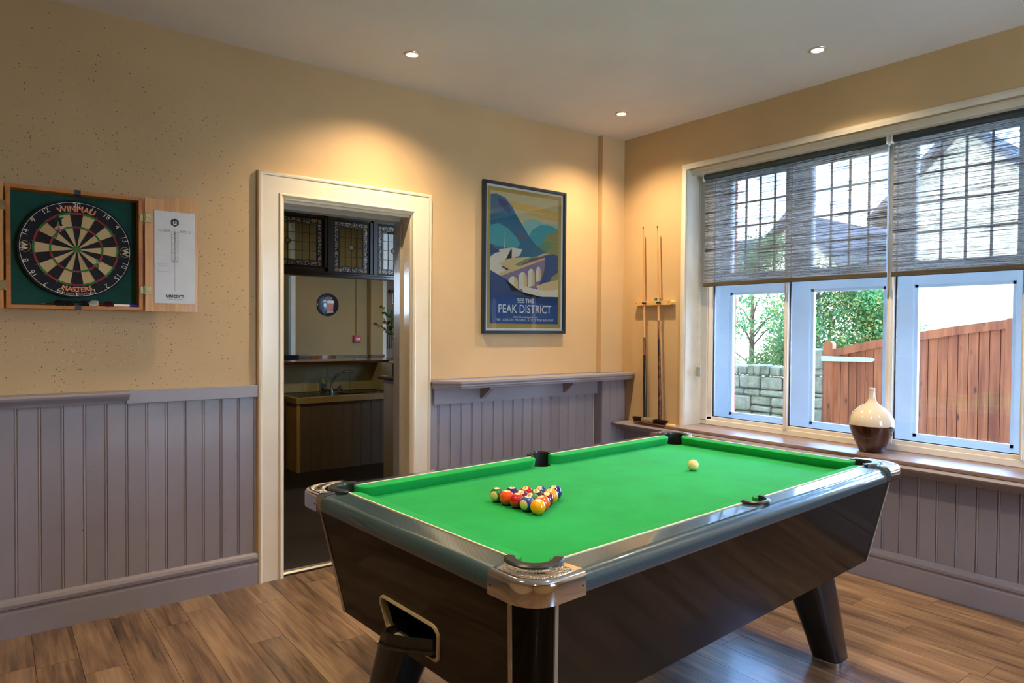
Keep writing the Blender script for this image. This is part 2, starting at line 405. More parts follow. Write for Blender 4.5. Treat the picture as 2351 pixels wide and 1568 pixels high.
# wall_right
MB_ = Matrix.Rotation(PI/2, 4, 'Z')              # x -> y ; board face (+y) -> -x
boards(wr, -4.3645, -.017, .15, .64, .0925, MB_)
rail_along('baseboard_right', (0, Y0, 0), (0, 0, 0), prof_sk, DADOT, kind='structure')
rail_along('trim_7', (0, Y0, .618), (0, -.075, .618), [(0, 0), (.028, 0), (.032, .012), (.045, .02), (.06, .036), (.075, .042), (.080, .046), (.150, .050), (.160, .056), (.166, .064), (.160, .072), (0, .074)], DADOT, kind='structure')
sill = obj('trim_8', bx(-.122, .20, WY0, -.50, .692, .713, .004), SILLW, kind='structure')
# ------------------------------------------------------------------ doorway
dr = tag(bpy.data.objects.new('door_1', None), kind='structure'); C.objects.link(dr)
cas = [(0, 0), (0, .022), (.004, .030), (.012, .034), (.020, .030), (.024, .026), (.112, .026), (.116, .032), (.124, .034), (.134, .028), (.138, .022), (.142, .020), (.146, .012), (.146, 0)]
path = [(-1.758, 0, 0), (-1.758, 0, 2.266), (-2.849, 0, 2.266), (-2.849, 0, 0)]
obj('casing', sweep(B(), path, (0, -1, 0), cas), WHITE, dr, smooth=True)
lin = plain('cream_gloss_lining', rgb(214, 202, 178), .16, vary=.04, coat=.4, bump=.5, bscale=26, coatr=.1)
b = B(); box(b, DX0, -2.703, -.002, .10, 0, 2.105); box(b, -1.903, DX1, -.002, .10, 0, 2.105); box(b, DX0, DX1, -.002, .10, 2.105, DZ)
obj('lining', b, lin, dr)
b = B(); box(b, DX0, -2.690, .10, .18, 0, 2.095); box(b, -1.918, DX1, .10, .18, 0, 2.095); box(b, DX0, DX1, .10, .18, 2.09, DZ)
obj('stop', b, plain('grey_stop_paint', rgb(150, 145, 140), .25, vary=.04, coat=.2, bump=.2, bscale=30), dr)
b = B(); prism(b, [(0, 0), (.0, .006), (.012, .014), (.020, .014), (.022, .012), (.026, .014), (.034, .014), (.036, .012), (.040, .014), (.055, .010), (.055, 0)], 0, .8, Matrix.Translation((-1.905, .012, 0)) @ Matrix(((0, 0, -1, 0), (1, 0, 0, 0), (0, 1, 0, 0), (0, 0, 0, 1))))
obj('threshold_strip', b, SATIN, dr)
# ------------------------------------------------------------------ windows
w1 = tag(bpy.data.objects.new('window_1', None), kind='structure'); C.objects.link(w1)
xf0, xf1 = .185, .235
b = B()
box(b, xf0, xf1, WY0, WY1, .713, .752, .004); box(b, xf0+.008, xf1, WY0, WY1, .752, .775, .003)
box(b, xf0, xf1, WY1-.055, WY1, .74, WZ1, .004); box(b, xf0+.008, xf1, WY1-.095, WY1-.055, .75, WZ1, .003)
box(b, xf0, xf1, WY0, WY0+.055, .74, WZ1, .004); box(b, xf0+.008, xf1, WY0+.055, WY0+.1, .75, WZ1, .003)
box(b, xf0, xf1, WY0, WY1, WZ1-.05, WZ1, .004)
obj('frame', b, UPVC, w1)
for (y0, y1, nm) in ((-1.354, -1.328, 'mullion'), (-2.016, -1.980, 'mullion'), (-2.662, -2.640, 'mullion')):
    b = B(); box(b, xf0-.004, xf1, y0, y1, .752, WZ1-.03, .003); w = y1-y0
    box(b, xf0-.010, xf0, y0+w*.35, y1-w*.35, .752, WZ1-.03, .002); obj(nm, b, UPVC, w1)
b = B()
panes_in = [(-1.326, -.757), (-1.978, -1.356), (-2.638, -2.018), (-3.30, -2.664)]
for y0, y1 in panes_in:
    for q in ((y0, y0+.004, .775, 2.52), (y1-.006, y1, .775, 2.52), (y0, y1, .775, .780)): box(b, xf0+.02, xf0+.03, *q)
obj('gasket', b, DARKG, w1)
for y0, y1 in panes_in: obj('pane', bx(xf0+.022, xf0+.026, y0, y1, .775, 2.53), GLASS, w1)
# outer timber window
w2 = tag(bpy.data.objects.new('window_2', None), kind='structure'); C.objects.link(w2)
ops = [(-1.215, -.755), (-1.875, -1.388), (-2.552, -2.040), (-3.26, -2.72)]
xo0, xo1 = .40, .46
b = B(); e = [-.66]+[v for o_ in ops for v in (o_[1], o_[0])]+[-3.40]
for i in range(0, len(e), 2): box(b, xo0, xo1, e[i+1], e[i], .70, WZ1, .006)
for y0, y1 in ops:
    for z0, z1 in ((.70, .775), (1.692, 1.832), (2.532, WZ1)): box(b, xo0+.004, xo1-.004, y0-.005, y1+.005, z0, z1)
obj('frame', b, OUTW, w2)
for y0, y1 in ops:
    b = B(); h = .018
    for z0, z1 in ((.775, 1.692),): 
        box(b, .415, .445, y0, y0+h, z0, z1); box(b, .415, .445, y1-h, y1, z0, z1); box(b, .415, .445, y0, y1, z0, z0+h); box(b, .415, .445, y0, y1, z1-h, z1)
    obj('sash', b, OUTW, w2)
    b = B()
    for k in range(1, 4): yy = y0+(y1-y0)*k/4; box(b, .425, .437, yy-.006, yy+.006, 1.832, 2.532)
    for k in range(1, 4): zz = 1.832+.7*k/4; box(b, .425, .437, y0, y1, zz-.006, zz+.006)
    obj('glazing_bar', b, plain('lead_glazing_bar', rgb(60, 66, 80), .5), w2)
    obj('pane', bx(.428, .432, y0, y1, .775, 1.692), GLASS, w2); obj('pane', bx(.4295, .4325, y0, y1, 1.832, 2.532), GLASS, w2)
b = B(); box(b, .235, .40, WY1-.006, WY1+.002, .70, WZ1); box(b, .235, .40, WY0-.002, WY0+.006, .70, WZ1); obj('reveal', b, OUTW, w2)
obj('outer_sill', prism(B(), [(.22, .70), (.74, .66), (.74, .62), (.22, .62)], -3.5, -.6, Matrix(((1, 0, 0, 0), (0, 0, 1, 0), (0, 1, 0, 0), (0, 0, 0, 1)))), OUTW, w2)
# brick outer leaf of the wall beside the window
BRICK = plain('red_brick', rgb(176, 84, 62), .9, vary=.25, nscale=9, bump=.5, bscale=120, rnd=True); MORT = plain('mortar', rgb(176, 166, 150), .95)
wo = obj('wall_outer', bx(.46, .60, -.672, .9, -.3, 4.2), MORT, kind='structure')
b = bx(0, .103, 0, .2165, 0, .065, .004); mb = bpy.data.meshes.new('brick'); b.to_mesh(mb); b.free(); mb.materials.append(BRICK)
for i in range(26):
    for j in range(2):
        o = bpy.data.objects.new('brick', mb); C.objects.link(o); o.parent = wo; o.location = (.505, -.680+j*.2265-(.0 if i % 2 == 0 else .0)+(random.random()*.003), .62+i*.075)
        if i % 2: o.location.y += .0
b = B(); box(b, .46, .72, -9, -3.40, -.3, 4.2); box(b, .46, .72, -3.42, -.66, 2.60, 4.2); box(b, .46, .70, -3.42, -.66, -.3, .62)
obj('wall_outer_2', b, MORT, kind='structure')
# ------------------------------------------------------------------ blinds
bl = thing('roller_blind', 'woven grey-brown roller blind half down, over the two panes beside the dark-topped cues', 'blind', (.12, -1.366, 2.52), group='roller blinds in the window')
wd = .632
b = B(); box(b, -.0007, .0007, -wd, wd, -.775, .0)
obj('fabric', b, BLIND, bl)
obj('roller', rod(B(), (.0, -wd, 0), (.0, wd, 0), .021, seg=20), wood('dark_rolled_fabric', rgb(44, 52, 56), rgb(84, 92, 92), 'y', 90, .8), bl, smooth=True)
obj('bottom_bar', bx(-.007, .007, -wd-.004, wd+.004, -.795, -.766, .003), BLINDB, bl)
for s in (-1, 1):
    b = B(); box(b, -.022, .022, s*(wd+.004)-.003, s*(wd+.004)+.006, -.03, .032, .002); box(b, -.028, .02, s*(wd+.004)-.012, s*(wd+.004)+.014, .026, .034, .002); obj('bracket', b, UPVC, bl)
bl2 = dup(bl, None, (.12, -2.664, 2.52)); bl2['label'] = 'woven grey-brown roller blind half down, over the panes with the brown gate behind'
bc = thing('blind_chain', 'thin beaded pull chain hanging at the left end of the window', 'chain', (.105, -.705, 2.5))
b = B()
for k in range(180):
    t = k/180*2*PI; y = .012*math.cos(t)*(1 if abs(math.sin(t)) < .97 else .8); z = -.72+.72*math.sin(t)
    zz = -1.44*(k/90 if k < 90 else (180-k)/90); yy = .011 if k < 90 else -.011
    bmesh.ops.create_icosphere(b, subdivisions=1, radius=.0026, matrix=Matrix.Translation((0, yy, zz)))
obj('beads', b, SATIN, bc, kind='stuff'); obj('clip', bx(-.006, .006, -.016, .018, -1.43, -1.36, .004), plain('clear_clip', rgb(150, 150, 140), .3), bc)
# ------------------------------------------------------------------ drinks shelf
sh = thing('drinks_shelf', 'long grey painted drinks shelf on brackets under the framed poster', 'shelf', (-.87, 0, 1.02))
def rel(o, p): return V(p)-o.location
T_ = Matrix.Translation(-sh.location)
b = B(); top = [(-1.756, 0), (-1.756, -.052), (-1.626, -.180), (0, -.180), (0, -.05), (-.245, -.05), (-.245, 0)]
prism(b, [(x, y+.012 if y < -.06 else y) for x, y in top], 1.021, 1.045, T_); prism(b, top, 1.058, 1.070, T_)
obj('shelf_board', b, DADOT, sh)
b = sweep(B(), [T_ @ V(p) for p in ((0, -.166, 1.021), (-1.62, -.166, 1.021), (-1.756, -.04, 1.021))], (0, 0, 1), [(0, 0), (.004, 0), (.006, .008), (.012, .016), (.010, .024), (.016, .030), (.018, .037), (0, .037)])
obj('moulding', b, DADOT, sh)
obj('upstand', prism(B(), [(-1.756, 0), (-1.756, -.012), (-.257, -.012), (-.257, -.062), (0, -.062), (0, -.05), (-.245, -.05), (-.245, 0)], 1.070, 1.079, T_), DADOT, sh)
obj('back_board', prism(B(), [(-1.738, -.008), (-1.738, -.038), (-.267, -.038), (-.267, -.008)], .913, 1.021, T_), DADOT, sh)
for x in (-1.362, -.612):
    b = prism(B(), [(-.038, .0), (-.038, -.082), (-.050, -.082), (-.150, -.012), (-.150, 0)], -.016, .016, Matrix(((0, 0, 1, x+.87), (1, 0, 0, 0), (0, 1, 0, 0), (0, 0, 0, 1))))
    obj('bracket', b, DADOT, sh)
# ------------------------------------------------------------------ framed poster
PX0, PX1, PZ0, PZ1 = -1.350, -.597, 1.376, 2.424
po = thing('framed_poster', 'tall travel poster of a viaduct in hills, in a thin dark blue frame', 'picture', ((PX0+PX1)/2, 0, PZ0))
hw, hh = (PX1-PX0)/2, PZ1-PZ0
FRM = plain('dark_blue_frame', rgb(26, 44, 62), .3, coat=.2, vary=.1)
obj('frame', sweep(B(), [(-hw, 0, 0), (hw, 0, 0), (hw, 0, hh), (-hw, 0, hh)], (0, -1, 0), [(0, .002), (0, .028), (.004, .032), (.018, .032), (.021, .028), (.021, .002)], True), FRM, po)
obj('mount', bx(-hw+.015, hw-.015, -.012, -.006, .015, hh-.015), INKW, po)
obj('glazing', bx(-hw+.018, hw-.018, -.0185, -.0165, .018, hh-.018), GLASS, po)
PCOL = dict(gold=rgb(190, 160, 66), sky=rgb(214, 200, 156), cloud=rgb(230, 186, 90), teal=rgb(34, 110, 140), teal2=rgb(62, 168, 172), pale=rgb(150, 204, 190), navy=rgb(24, 66, 120), cream=rgb(236, 226, 200), sand=rgb(230, 196, 132), olive=rgb(150, 152, 70), grn=rgb(110, 150, 90), brick=rgb(140, 120, 150), rust=rgb(150, 70, 84), blue=rgb(34, 84, 150), dk=rgb(16, 50, 92))
keys = list(PCOL)
def parea(): return [(-.31, .07), (.31, .07), (.31, .985), (-.31, .985)]
b = B(); lay_i = [0]
def poly(c, pts, clip=True):
    y = -.0122-.00008*lay_i[0]; lay_i[0] += 1
    vsn = [b.verts.new((x*.62-.31, y, .07+z*.915)) for x, z in pts]
    f = b.faces.new(vsn); f.material_index = keys.index(c)
    bmesh.ops.triangulate(b, faces=[f])
poly('gold', [(-.045, -.035), (1.045, -.035), (1.045, 1.03), (-.045, 1.03)])
poly('sky', [(0, 0), (1, 0), (1, 1), (0, 1)])
poly('cloud', [(0, .90), (.3, .935), (.6, .93), (1, .90), (1, .86), (.7, .885), (.45, .875), (.2, .90), (0, .865)])
poly('cloud', [(.5, .86), (.8, .87), (1, .85), (1, .825), (.75, .835)])
poly('pale', [(.40, .70), (.48, .80), (.62, .825), (.8, .80), (1, .80), (1, .6), (.3, .6)])
poly('teal2', [(.48, .62), (.60, .74), (.72, .785), (.86, .79), (1, .765), (1, .5), (.4, .5)])
poly('teal', [(0, .97), (.08, .98), (.2, .96), (.30, .90), (.36, .84), (.46, .76), (.56, .68), (.66, .62), (.7, .5), (0, .5)])
poly('teal2', [(0, .74), (.12, .76), (.24, .73), (.36, .67), (.42, .62), (.38, .585), (.1, .585), (0, .6)])
poly('navy', [(.10, .955), (.22, .93), (.3, .86), (.26, .84), (.12, .90)])
poly('olive', [(.74, .60), (.80, .70), (.92, .74), (1, .745), (1, .1), (.86, .3), (.8, .5)])
poly('grn', [(.66, .58), (.74, .64), (.86, .665), (.9, .62), (.8, .56), (.7, .54)])
poly('cream', [(0, .50), (.14, .565), (.3, .585), (.45, .58), (.42, .53), (.2, .47), (.16, .43), (.3, .385), (.3, .34), (.0, .39)])
poly('navy', [(0, .60), (.06, .57), (.14, .545), (.0, .52)])
poly('sand', [(.12, .455), (.26, .50), (.5, .52), (.75, .56), (.86, .565), (.7, .50), (.45, .44), (.32, .395)])
poly('grn', [(.34, .455), (.5, .505), (.7, .545), (.62, .49), (.46, .44)])
poly('teal', [(.44, .56), (.52, .615), (.62, .635), (.72, .60), (.80, .575), (.72, .545), (.56, .52)])
poly('navy', [(.55, .50), (.78, .545), (.92, .565), (1, .55), (1, .42), (.9, .38), (.84, .3), (.72, .24), (.5, .22), (.4, .3)])
poly('brick', [(.12, .365), (.8, .52), (.8, .50), (.78, .42), (.70, .30), (.52, .22), (.42, .18), (.24, .20)])
poly('sand', [(.12, .355), (.79, .515), (.79, .53), (.13, .385)])
poly('rust', [(.44, .452), (.78, .532), (.78, .546), (.46, .47)])
for cx, w_, z0, z1 in ((.32, .07, .245, .36), (.46, .062, .262, .398), (.585, .052, .285, .43), (.695, .04, .33, .45)):
    poly('cream', [(cx-w_, z0)]+[(cx+w_*math.cos(math.radians(a)), z1-.045+.05*math.sin(math.radians(a))) for a in range(180, -1, -30)]+[(cx+w_, z0+.02)])
    poly('sand', [(cx+.2*w_, z0+.01)]+[(cx+w_*math.cos(math.radians(a)), z1-.045+.05*math.sin(math.radians(a))) for a in range(78, -1, -26)]+[(cx+w_, z0+.02)])
poly('sand', [(.66, .30), (.8, .33), (1, .36), (1, .27), (.84, .25), (.7, .26)])
poly('olive', [(.84, .25), (1, .28), (1, .18), (.9, .2)])
poly('cream', [(.44, .30), (.6, .28), (.8, .265), (1, .28), (1, .215), (.78, .225), (.6, .225), (.46, .25)])
poly('navy', [(0, .40), (.09, .375), (.2, .345), (.3, .25), (.42, .25), (.46, .225), (.6, .21), (.75, .215), (1, .22), (1, 0), (0, 0)])
poly('blue', [(0, .17), (.2, .215), (.5, .19), (.8, .155), (1, .155), (1, 0), (0, 0)])
poly('cream', [(.200, .70), (.207, .70), (.197, .575), (.190, .575)])
for i_, (sx_, sz_, ss_) in enumerate(((.38, .70, .02), (.42, .675, .03), (.46, .668, .025))): poly('rust', [(sx_-ss_, sz_-.01), (sx_+ss_, sz_-.012), (sx_+ss_*.6, sz_+.01), (sx_-ss_*.5, sz_+.012)])
paintmesh(b, [PCOL[k] for k in keys], 'Col'); obj('print', b, VCP, po)
b = B(); yt = -.0165+.0005
def TP(x, z): return Matrix.Translation((x, -.0163, z)) @ TXZ
text(b, 'SEE THE', atx(TP(0.0, .232)), .043, offset=.0004)
text(b, 'PEAK DISTRICT', atx(TP(0.0, .172) @ Matrix.Diagonal((.86, 1, 1, 1))), .083, offset=.0006)
text(b, 'obtain illustrated guide from', atx(TP(0, .118)), .020, shear=.25)
text(b, 'THE  LONDON  MIDLAND  &  SCOTTISH  RAILWAY', atx(TP(0, .096) @ Matrix.Diagonal((.98, 1, 1, 1))), .0235)
obj('lettering', b, INKW, po)
# ------------------------------------------------------------------ dartboard cabinet
CX0, CX1, CZ0, CZ1 = -3.950, -3.415, 1.486, 2.032
dcx, dcz = -3.684, 1.765
cb = thing('dartboard_cabinet', 'open oak dartboard cabinet lined in dark green, fixed to the spattered wall', 'cabinet', ((CX0+CX1)/2, 0, CZ0))
cw, chh = (CX1-CX0)/2, CZ1-CZ0
GRN = plain('dark_green_felt', rgb(24, 78, 68), .9, vary=.12, nscale=14)
obj('back_panel', bx(-cw+.01, cw-.01, -.014, 0, .01, chh-.01), GRN, cb)
for nm, q in (('side_panel', (-cw, -cw+.018, 0, chh)), ('side_panel', (cw-.018, cw, 0, chh)), ('top_panel', (-cw+.018, cw-.018, chh-.016, chh)), ('bottom_panel', (-cw+.018, cw-.018, 0, .016))):
    obj(nm, bx(q[0], q[1], -.085, 0, q[2], q[3], .001), OAKE, cb)
for z in (.001, chh-.001):
    obj('catch', bx(-.012, .012, -.088, -.06, z-.018 if z > .1 else z-.004, z+.004 if z > .1 else z+.018), BLACK, cb)
DW = .238
for s in (-1, 1):
    xh = s*(cw+.004)
    p = [(0, 0), (DW, 0), (DW, .562), (DW*.86, .574), (DW*.7, .572), (DW*.45, .556), (DW*.2, .550), (0, .556)]
    pts = [(s*x, z) for x, z in p]
    if s < 0: pts = pts[::-1]
    db = prism(B(), pts, .074, .090, Matrix.Translation((xh+s*.004, 0, -.003)) @ TXZ)
    dd = obj('door', db, OAK, cb)
    for hz_ in (.10, .45):
        b = B(); box(b, xh-.016, xh+.0, -.089, -.085, hz_-.017, hz_+.017); box(b, xh+.004, xh+s*.026+.004, -.0935, -.0905, hz_-.02, hz_+.02, .001)
        rod(b, (xh+.001, -.090, hz_-.022), (xh+.001, -.090, hz_+.022), .004, seg=8)
        obj('hinge', b, BRASS, dd)
    if s > 0:
        x0 = xh+.004+.040; x1 = xh+.004+DW-.014; zz0, zz1 = .038, .492; xm = (x0+x1)/2
        wbm = plain('whiteboard_plastic', rgb(206, 205, 204), .4, vary=.03, nscale=12)
        wbd = obj('scoreboard', bx(x0, x1, -.0925, -.0900, zz0, zz1, .0006), wbm, dd)
        b = B(); yb = -.0931
        def LB(xa, xb_, za, zb_): box(b, xa, xb_, yb, yb+.0004, za, zb_)
        prism(b, [(.021*math.cos(math.radians(a)), .021*math.sin(math.radians(a))) for a in range(30, 390, 60)], 0, .0004, Matrix.Translation((xm, -.0926, zz1-.052)) @ TXZ)
        LB(xm-.0004, xm+.0004, .10, zz1-.088); zt = zz1-.100
        LB(x0+.018, x1-.02, zt, zt+.0008)
        for k in range(13): LB(xm-.015, xm+.015, zt-.0125*k-.0004, zt-.0125*k+.0004)
        for q in (-.015, .015): LB(xm+q-.0004, xm+q+.0004, zt-.150, zt)
        for k, tx_ in enumerate(['20', '19', '18', '17', '16', '15', '14', '13', '12', '11', '10', 'BULL']): text(b, tx_, atx(Matrix.Translation((xm, -.0932, zt-.00625-.0125*k)) @ TXZ), .0095)
        text(b, '01   HOME', atx(Matrix.Translation((xm-.048, -.0932, zt+.0065)) @ TXZ), .011); text(b, 'AWAY   01', atx(Matrix.Translation((xm+.048, -.0932, zt+.0065)) @ TXZ), .011)
        text(b, 'unicorn', atx(Matrix.Translation((xm, -.0932, zz0+.038)) @ TXZ), .027, offset=.0009); text(b, '- THE BIG NAME IN DARTS -', atx(Matrix.Translation((xm, -.0932, zz0+.021)) @ TXZ), .006)
        obj('markings', b, INKK, wbd)
        b = B(); text(b, 'u', atx(Matrix.Translation((xm, -.0934, zz1-.052)) @ TXZ), .036, offset=.001); obj('emblem', b, INKW, wbd)
        yb = -.0930; SMR = plain('faded_blue_ink', rgb(150, 165, 200), .5)
        for k, (zq, xl, xr_) in enumerate(((.275, .012, .062), (.232, .01, .068), (.224, .016, .06), (.196, .012, .07), (.192, .012, .074))): b = B(); LB(x0+xl, x0+xr_, zq, zq+.0012); obj('pen_smear', b, SMR, wbd)
# the board
db = thing('dartboard', 'round bristle dartboard with wire number ring, hung inside the green-lined cabinet', 'dartboard', (dcx, -.052, dcz))
R_ = .2255; SC = R_/.2255
cols = [rgb(18, 22, 32), rgb(208, 180, 130), rgb(178, 30, 38), rgb(16, 140, 44), rgb(16, 20, 34)]
b = B()
def ring_sector(r0, r1, a0, a1, mi, y=0.0):
    n = 3; p0 = [b.verts.new((r0*math.sin(math.radians(a0+(a1-a0)*i/n)), y, r0*math.cos(math.radians(a0+(a1-a0)*i/n)))) for i in range(n+1)]
    p1 = [b.verts.new((r1*math.sin(math.radians(a0+(a1-a0)*i/n)), y, r1*math.cos(math.radians(a0+(a1-a0)*i/n)))) for i in range(n+1)]
    for i in range(n): b.faces.new([p0[i], p1[i], p1[i+1], p0[i+1]]).material_index = mi
for i in range(20):
    a0, a1 = i*18-9, i*18+9; dk = i % 2 == 0
    for r0, r1, d_, l_ in ((.0159, .099, 0, 1), (.099, .107, 2, 3), (.107, .162, 0, 1), (.162, .170, 2, 3), (.170, R_-.006, 4, 4)): ring_sector(r0, r1, a0, a1, d_ if dk else l_)
    ring_sector(0.0001, .00635, a0, a1, 2); ring_sector(.00635, .0159, a0, a1, 3); ring_sector(R_-.006, R_, a0, a1, 4)
lathe(b, [(R_, 0), (R_, .035)], 60, Matrix.Rotation(-PI/2, 4, 'X') @ Matrix.Identity(4), mi=4)
paintmesh(b, cols, 'Col'); obj('bed', b, VCB, db)
WIRE = plain('steel_wire', rgb(150, 156, 168), .3, 1)
b = B()
for i in range(20):
    a = math.radians(i*18+9); d = V((math.sin(a), 0, math.cos(a))); tube(b, [d*.0159+V((0, -.001, 0)), d*.179+V((0, -.001, 0))], .0006, 4)
for r in (.00635, .0159, .099, .107, .162, .170):
    n = 40; pts = [V((r*math.sin(2*PI*k/n), -.001, r*math.cos(2*PI*k/n))) for k in range(n+1)]; tube(b, pts, .0006, 4)
obj('spider_wire', b, WIRE, db)
b = B(); n = 72; RW = .2165
tube(b, [V((RW*math.sin(2*PI*k/n), -.003, RW*math.cos(2*PI*k/n))) for k in range(n+1)], .0011, 5)
order = [20, 1, 18, 4, 13, 6, 10, 15, 2, 17, 3, 19, 7, 16, 8, 11, 14, 9, 12, 5]
for i, num in enumerate(order):
    a = math.radians(i*18); c = V((math.sin(a)*.2035, -.003, math.cos(a)*.2035))
    mt = Matrix.Translation(c) @ Matrix.Rotation(a, 4, 'Y') @ TXZ
    text(b, str(num), atx(mt), .032, offset=-.0001)
obj('number_ring', b, plain('white_wire', rgb(222, 220, 212), .4, vary=.03), db)
def arcfn(R, a_mid, inward, y):
    def fn(v):
        if inward: a = a_mid-v.x/R; r = R-v.y
        else: a = a_mid+v.x/R; r = R+v.y
        return V((r*math.sin(a), y, r*math.cos(a)))
    return fn
OL = plain('orange_lettering', rgb(206, 92, 50), .6); PLT = plain('pale_lettering', rgb(222, 178, 128), .6); PGP = plain('pale_gold_print', rgb(206, 184, 142), .6)
for w_, r_w, a_w, in_w, sz_w in (('WINMAU', .187, 0.0, False, .036), ('MASTERS', .187, PI, True, .030)):
    lo = obj('lettering', text(B(), w_, arcfn(r_w, a_w, in_w, -.0012), sz_w, offset=.0016), OL, db); obj('letter_fill', text(B(), w_, arcfn(r_w, a_w, in_w, -.0016), sz_w, offset=-.0003), PLT, lo)
obj('motto', text(B(), 'The Force Behind Darts', arcfn(.2075, PI, True, -.0016), .014), PLT, db)
for s in (-1, 1):
    b = B(); c = V((s*.196, -.0012, 0)); tube(b, [c+V((.021*math.cos(2*PI*k/24), 0, .024*math.sin(2*PI*k/24))) for k in range(25)], .0008, 4)
    text(b, 'W', atx(Matrix.Translation(c) @ Matrix.Rotation(s*PI/2, 4, 'Y') @ TXZ), .034, offset=.001); obj('emblem', b, PGP, db)
# darts
def dart(label, loc, direction, roll, shaft, flight, spot=None):
    t = thing('dart', label, 'dart', loc, group=None)
    t.rotation_euler = V(direction).to_track_quat('-Z', 'Y').to_euler()
    obj('point', rod(B(), (0, 0, -.0), (0, 0, .028), .0004, .0012, 6), SATIN, t)
    obj('barrel', lathe(B(), [(0, .026), (.002, .027), (.0034, .034), (.0034, .072), (.0025, .078), (0, .078)], 10), SATIN, t, smooth=True)
    obj('shaft', rod(B(), (0, 0, .076), (0, 0, .122), .002, .0016, 8), plain('dart_shaft', shaft, .4), t)
    b = B()
    for k in range(4):
        m = Matrix.Rotation(roll+k*PI/2, 4, 'Z'); prism(b, [(0, .108), (.012, .118), (.019, .130), (.018, .146), (.010, .152), (0, .152)], -.0003, .0003, m @ Matrix(((1, 0, 0, 0), (0, 0, -1, 0), (0, 1, 0, 0), (0, 0, 0, 1))))
    obj('flight', b, plain('dart_flight', flight, .5, vary=.25, nscale=70), t)
    return t
yb_ = -.052
dart('dart with a teal flight stuck in the upper left edge of the dartboard', (dcx-.083, yb_-.001, dcz+.072), (-.05, 1, -.35), .5, rgb(190, 190, 186), rgb(20, 90, 100))
dart('dart with white and red flight stuck high on the board beside the teal one', (dcx-.082, yb_-.001, dcz+.040), (-.05, 1, -.3), .2, rgb(170, 40, 50), rgb(226, 216, 200))
dart('dart with pale green flight stuck low in the right of the dartboard', (dcx+.085, yb_-.001, dcz-.090), (.12, 1, -.15), .4, rgb(180, 50, 40), rgb(150, 200, 150))
for lab, x, c1, c2 in (('dark dart lying at the left end of the cabinet floor', -3.86, rgb(20, 30, 40), rgb(16, 26, 36)), ('larger speckled dark dart lying second from left on the cabinet floor', -3.825, rgb(20, 40, 46), rgb(22, 36, 44)),
                       ('dart with blue-black flight lying third on the cabinet floor', -3.765, rgb(60, 110, 140), rgb(16, 30, 46)), ('dart with a white flight lying on the cabinet floor', -3.725, rgb(60, 110, 140), rgb(206, 208, 196)),
                       ('dart with red and navy flight lying by the cabinet catch', -3.665, rgb(140, 24, 50), rgb(70, 20, 54))):
    d = dart(lab, (x-.02, -.028, CZ0+.030), (.35, .94, -.12), .78, c1, c2); d.location = V((x-.015, -.024, CZ0+.0175)); d.rotation_euler = V((-.9, .42, -.08)).to_track_quat('-Z', 'Y').to_euler()
pn = thing('marker_pen', 'white whiteboard marker with a blue cap lying in the cabinet', 'marker', (-3.485, -.070, CZ0+.0225))
obj('pen_body', rod(B(), (-.052, 0, 0), (.018, 0, 0), .0058, seg=14), INKW, pn, smooth=True)
bluem = plain('blue_cap', rgb(16, 40, 140), .3); obj('cap', lathe(B(), [(0, .0), (.0066, 0), (.0062, .04), (.004, .046), (0, .046)], 14, frame_to((.014, 0, 0), (1, 0, 0))), bluem, pn, smooth=True)
obj('end_plug', rod(B(), (-.058, 0, 0), (-.051, 0, 0), .0052, seg=12), bluem, pn, smooth=True)
# ------------------------------------------------------------------ cue rack, cues, brush
rk = thing('cue_rack', 'short pale wooden wall rack holding two pool cues', 'rack', (0, -.388, 1.611))
RKW = wood('pale_beech', rgb(196, 148, 84), rgb(222, 180, 116), 'y', 60, .45)
b = B(); prism(b, [(-.175, -.016), (-.184, -.010), (-.184, .012), (-.175, .017), (.168, .017), (.182, .006), (.182, -.010), (.172, -.016)], 0, .042, Matrix(((0, 0, -1, 0), (-1, 0, 0, 0), (0, 1, 0, 0), (0, 0, 0, 1))))
obj('rail', b, RKW, rk)
for y in (.072, -.068):
    b = lathe(B(), [(.013, -.006), (.017, -.006), (.017, .006), (.013, .006), (.013, -.006)], 20, Matrix.Translation((-.055, y, 0)), a0=PI*.72, a1=PI*2.28+0); obj('clip', b, BLACK, rk, smooth=True)
for y in (.165, -.155): obj('screw', rod(B(), (-.0425, y, 0), (-.044, y, 0), .0035, seg=8), BLACK, rk)
chk = thing('chalk_cube', 'small worn blue-green chalk cube on top of the wall cue rack', 'chalk', (-.02, -.405, 1.6285)); obj('chalk', bx(-.010, .010, -.010, .010, 0, .020, .001), plain('cue_chalk', rgb(60, 110, 90), .9, vary=.3, nscale=90), chk)
chk2 = thing('chalk_cube', 'pale-topped chalk cube at the right of the chalk cube on the rack', 'chalk', (-.02, -.430, 1.6285)); obj('chalk', bx(-.010, .010, -.010, .010, 0, .018, .001), plain('cue_chalk_pale', rgb(120, 140, 90), .9, vary=.3, nscale=90), chk2)
ASH = wood('ash_shaft', rgb(186, 126, 62), rgb(212, 156, 88), 'z', 90, .3, .3)
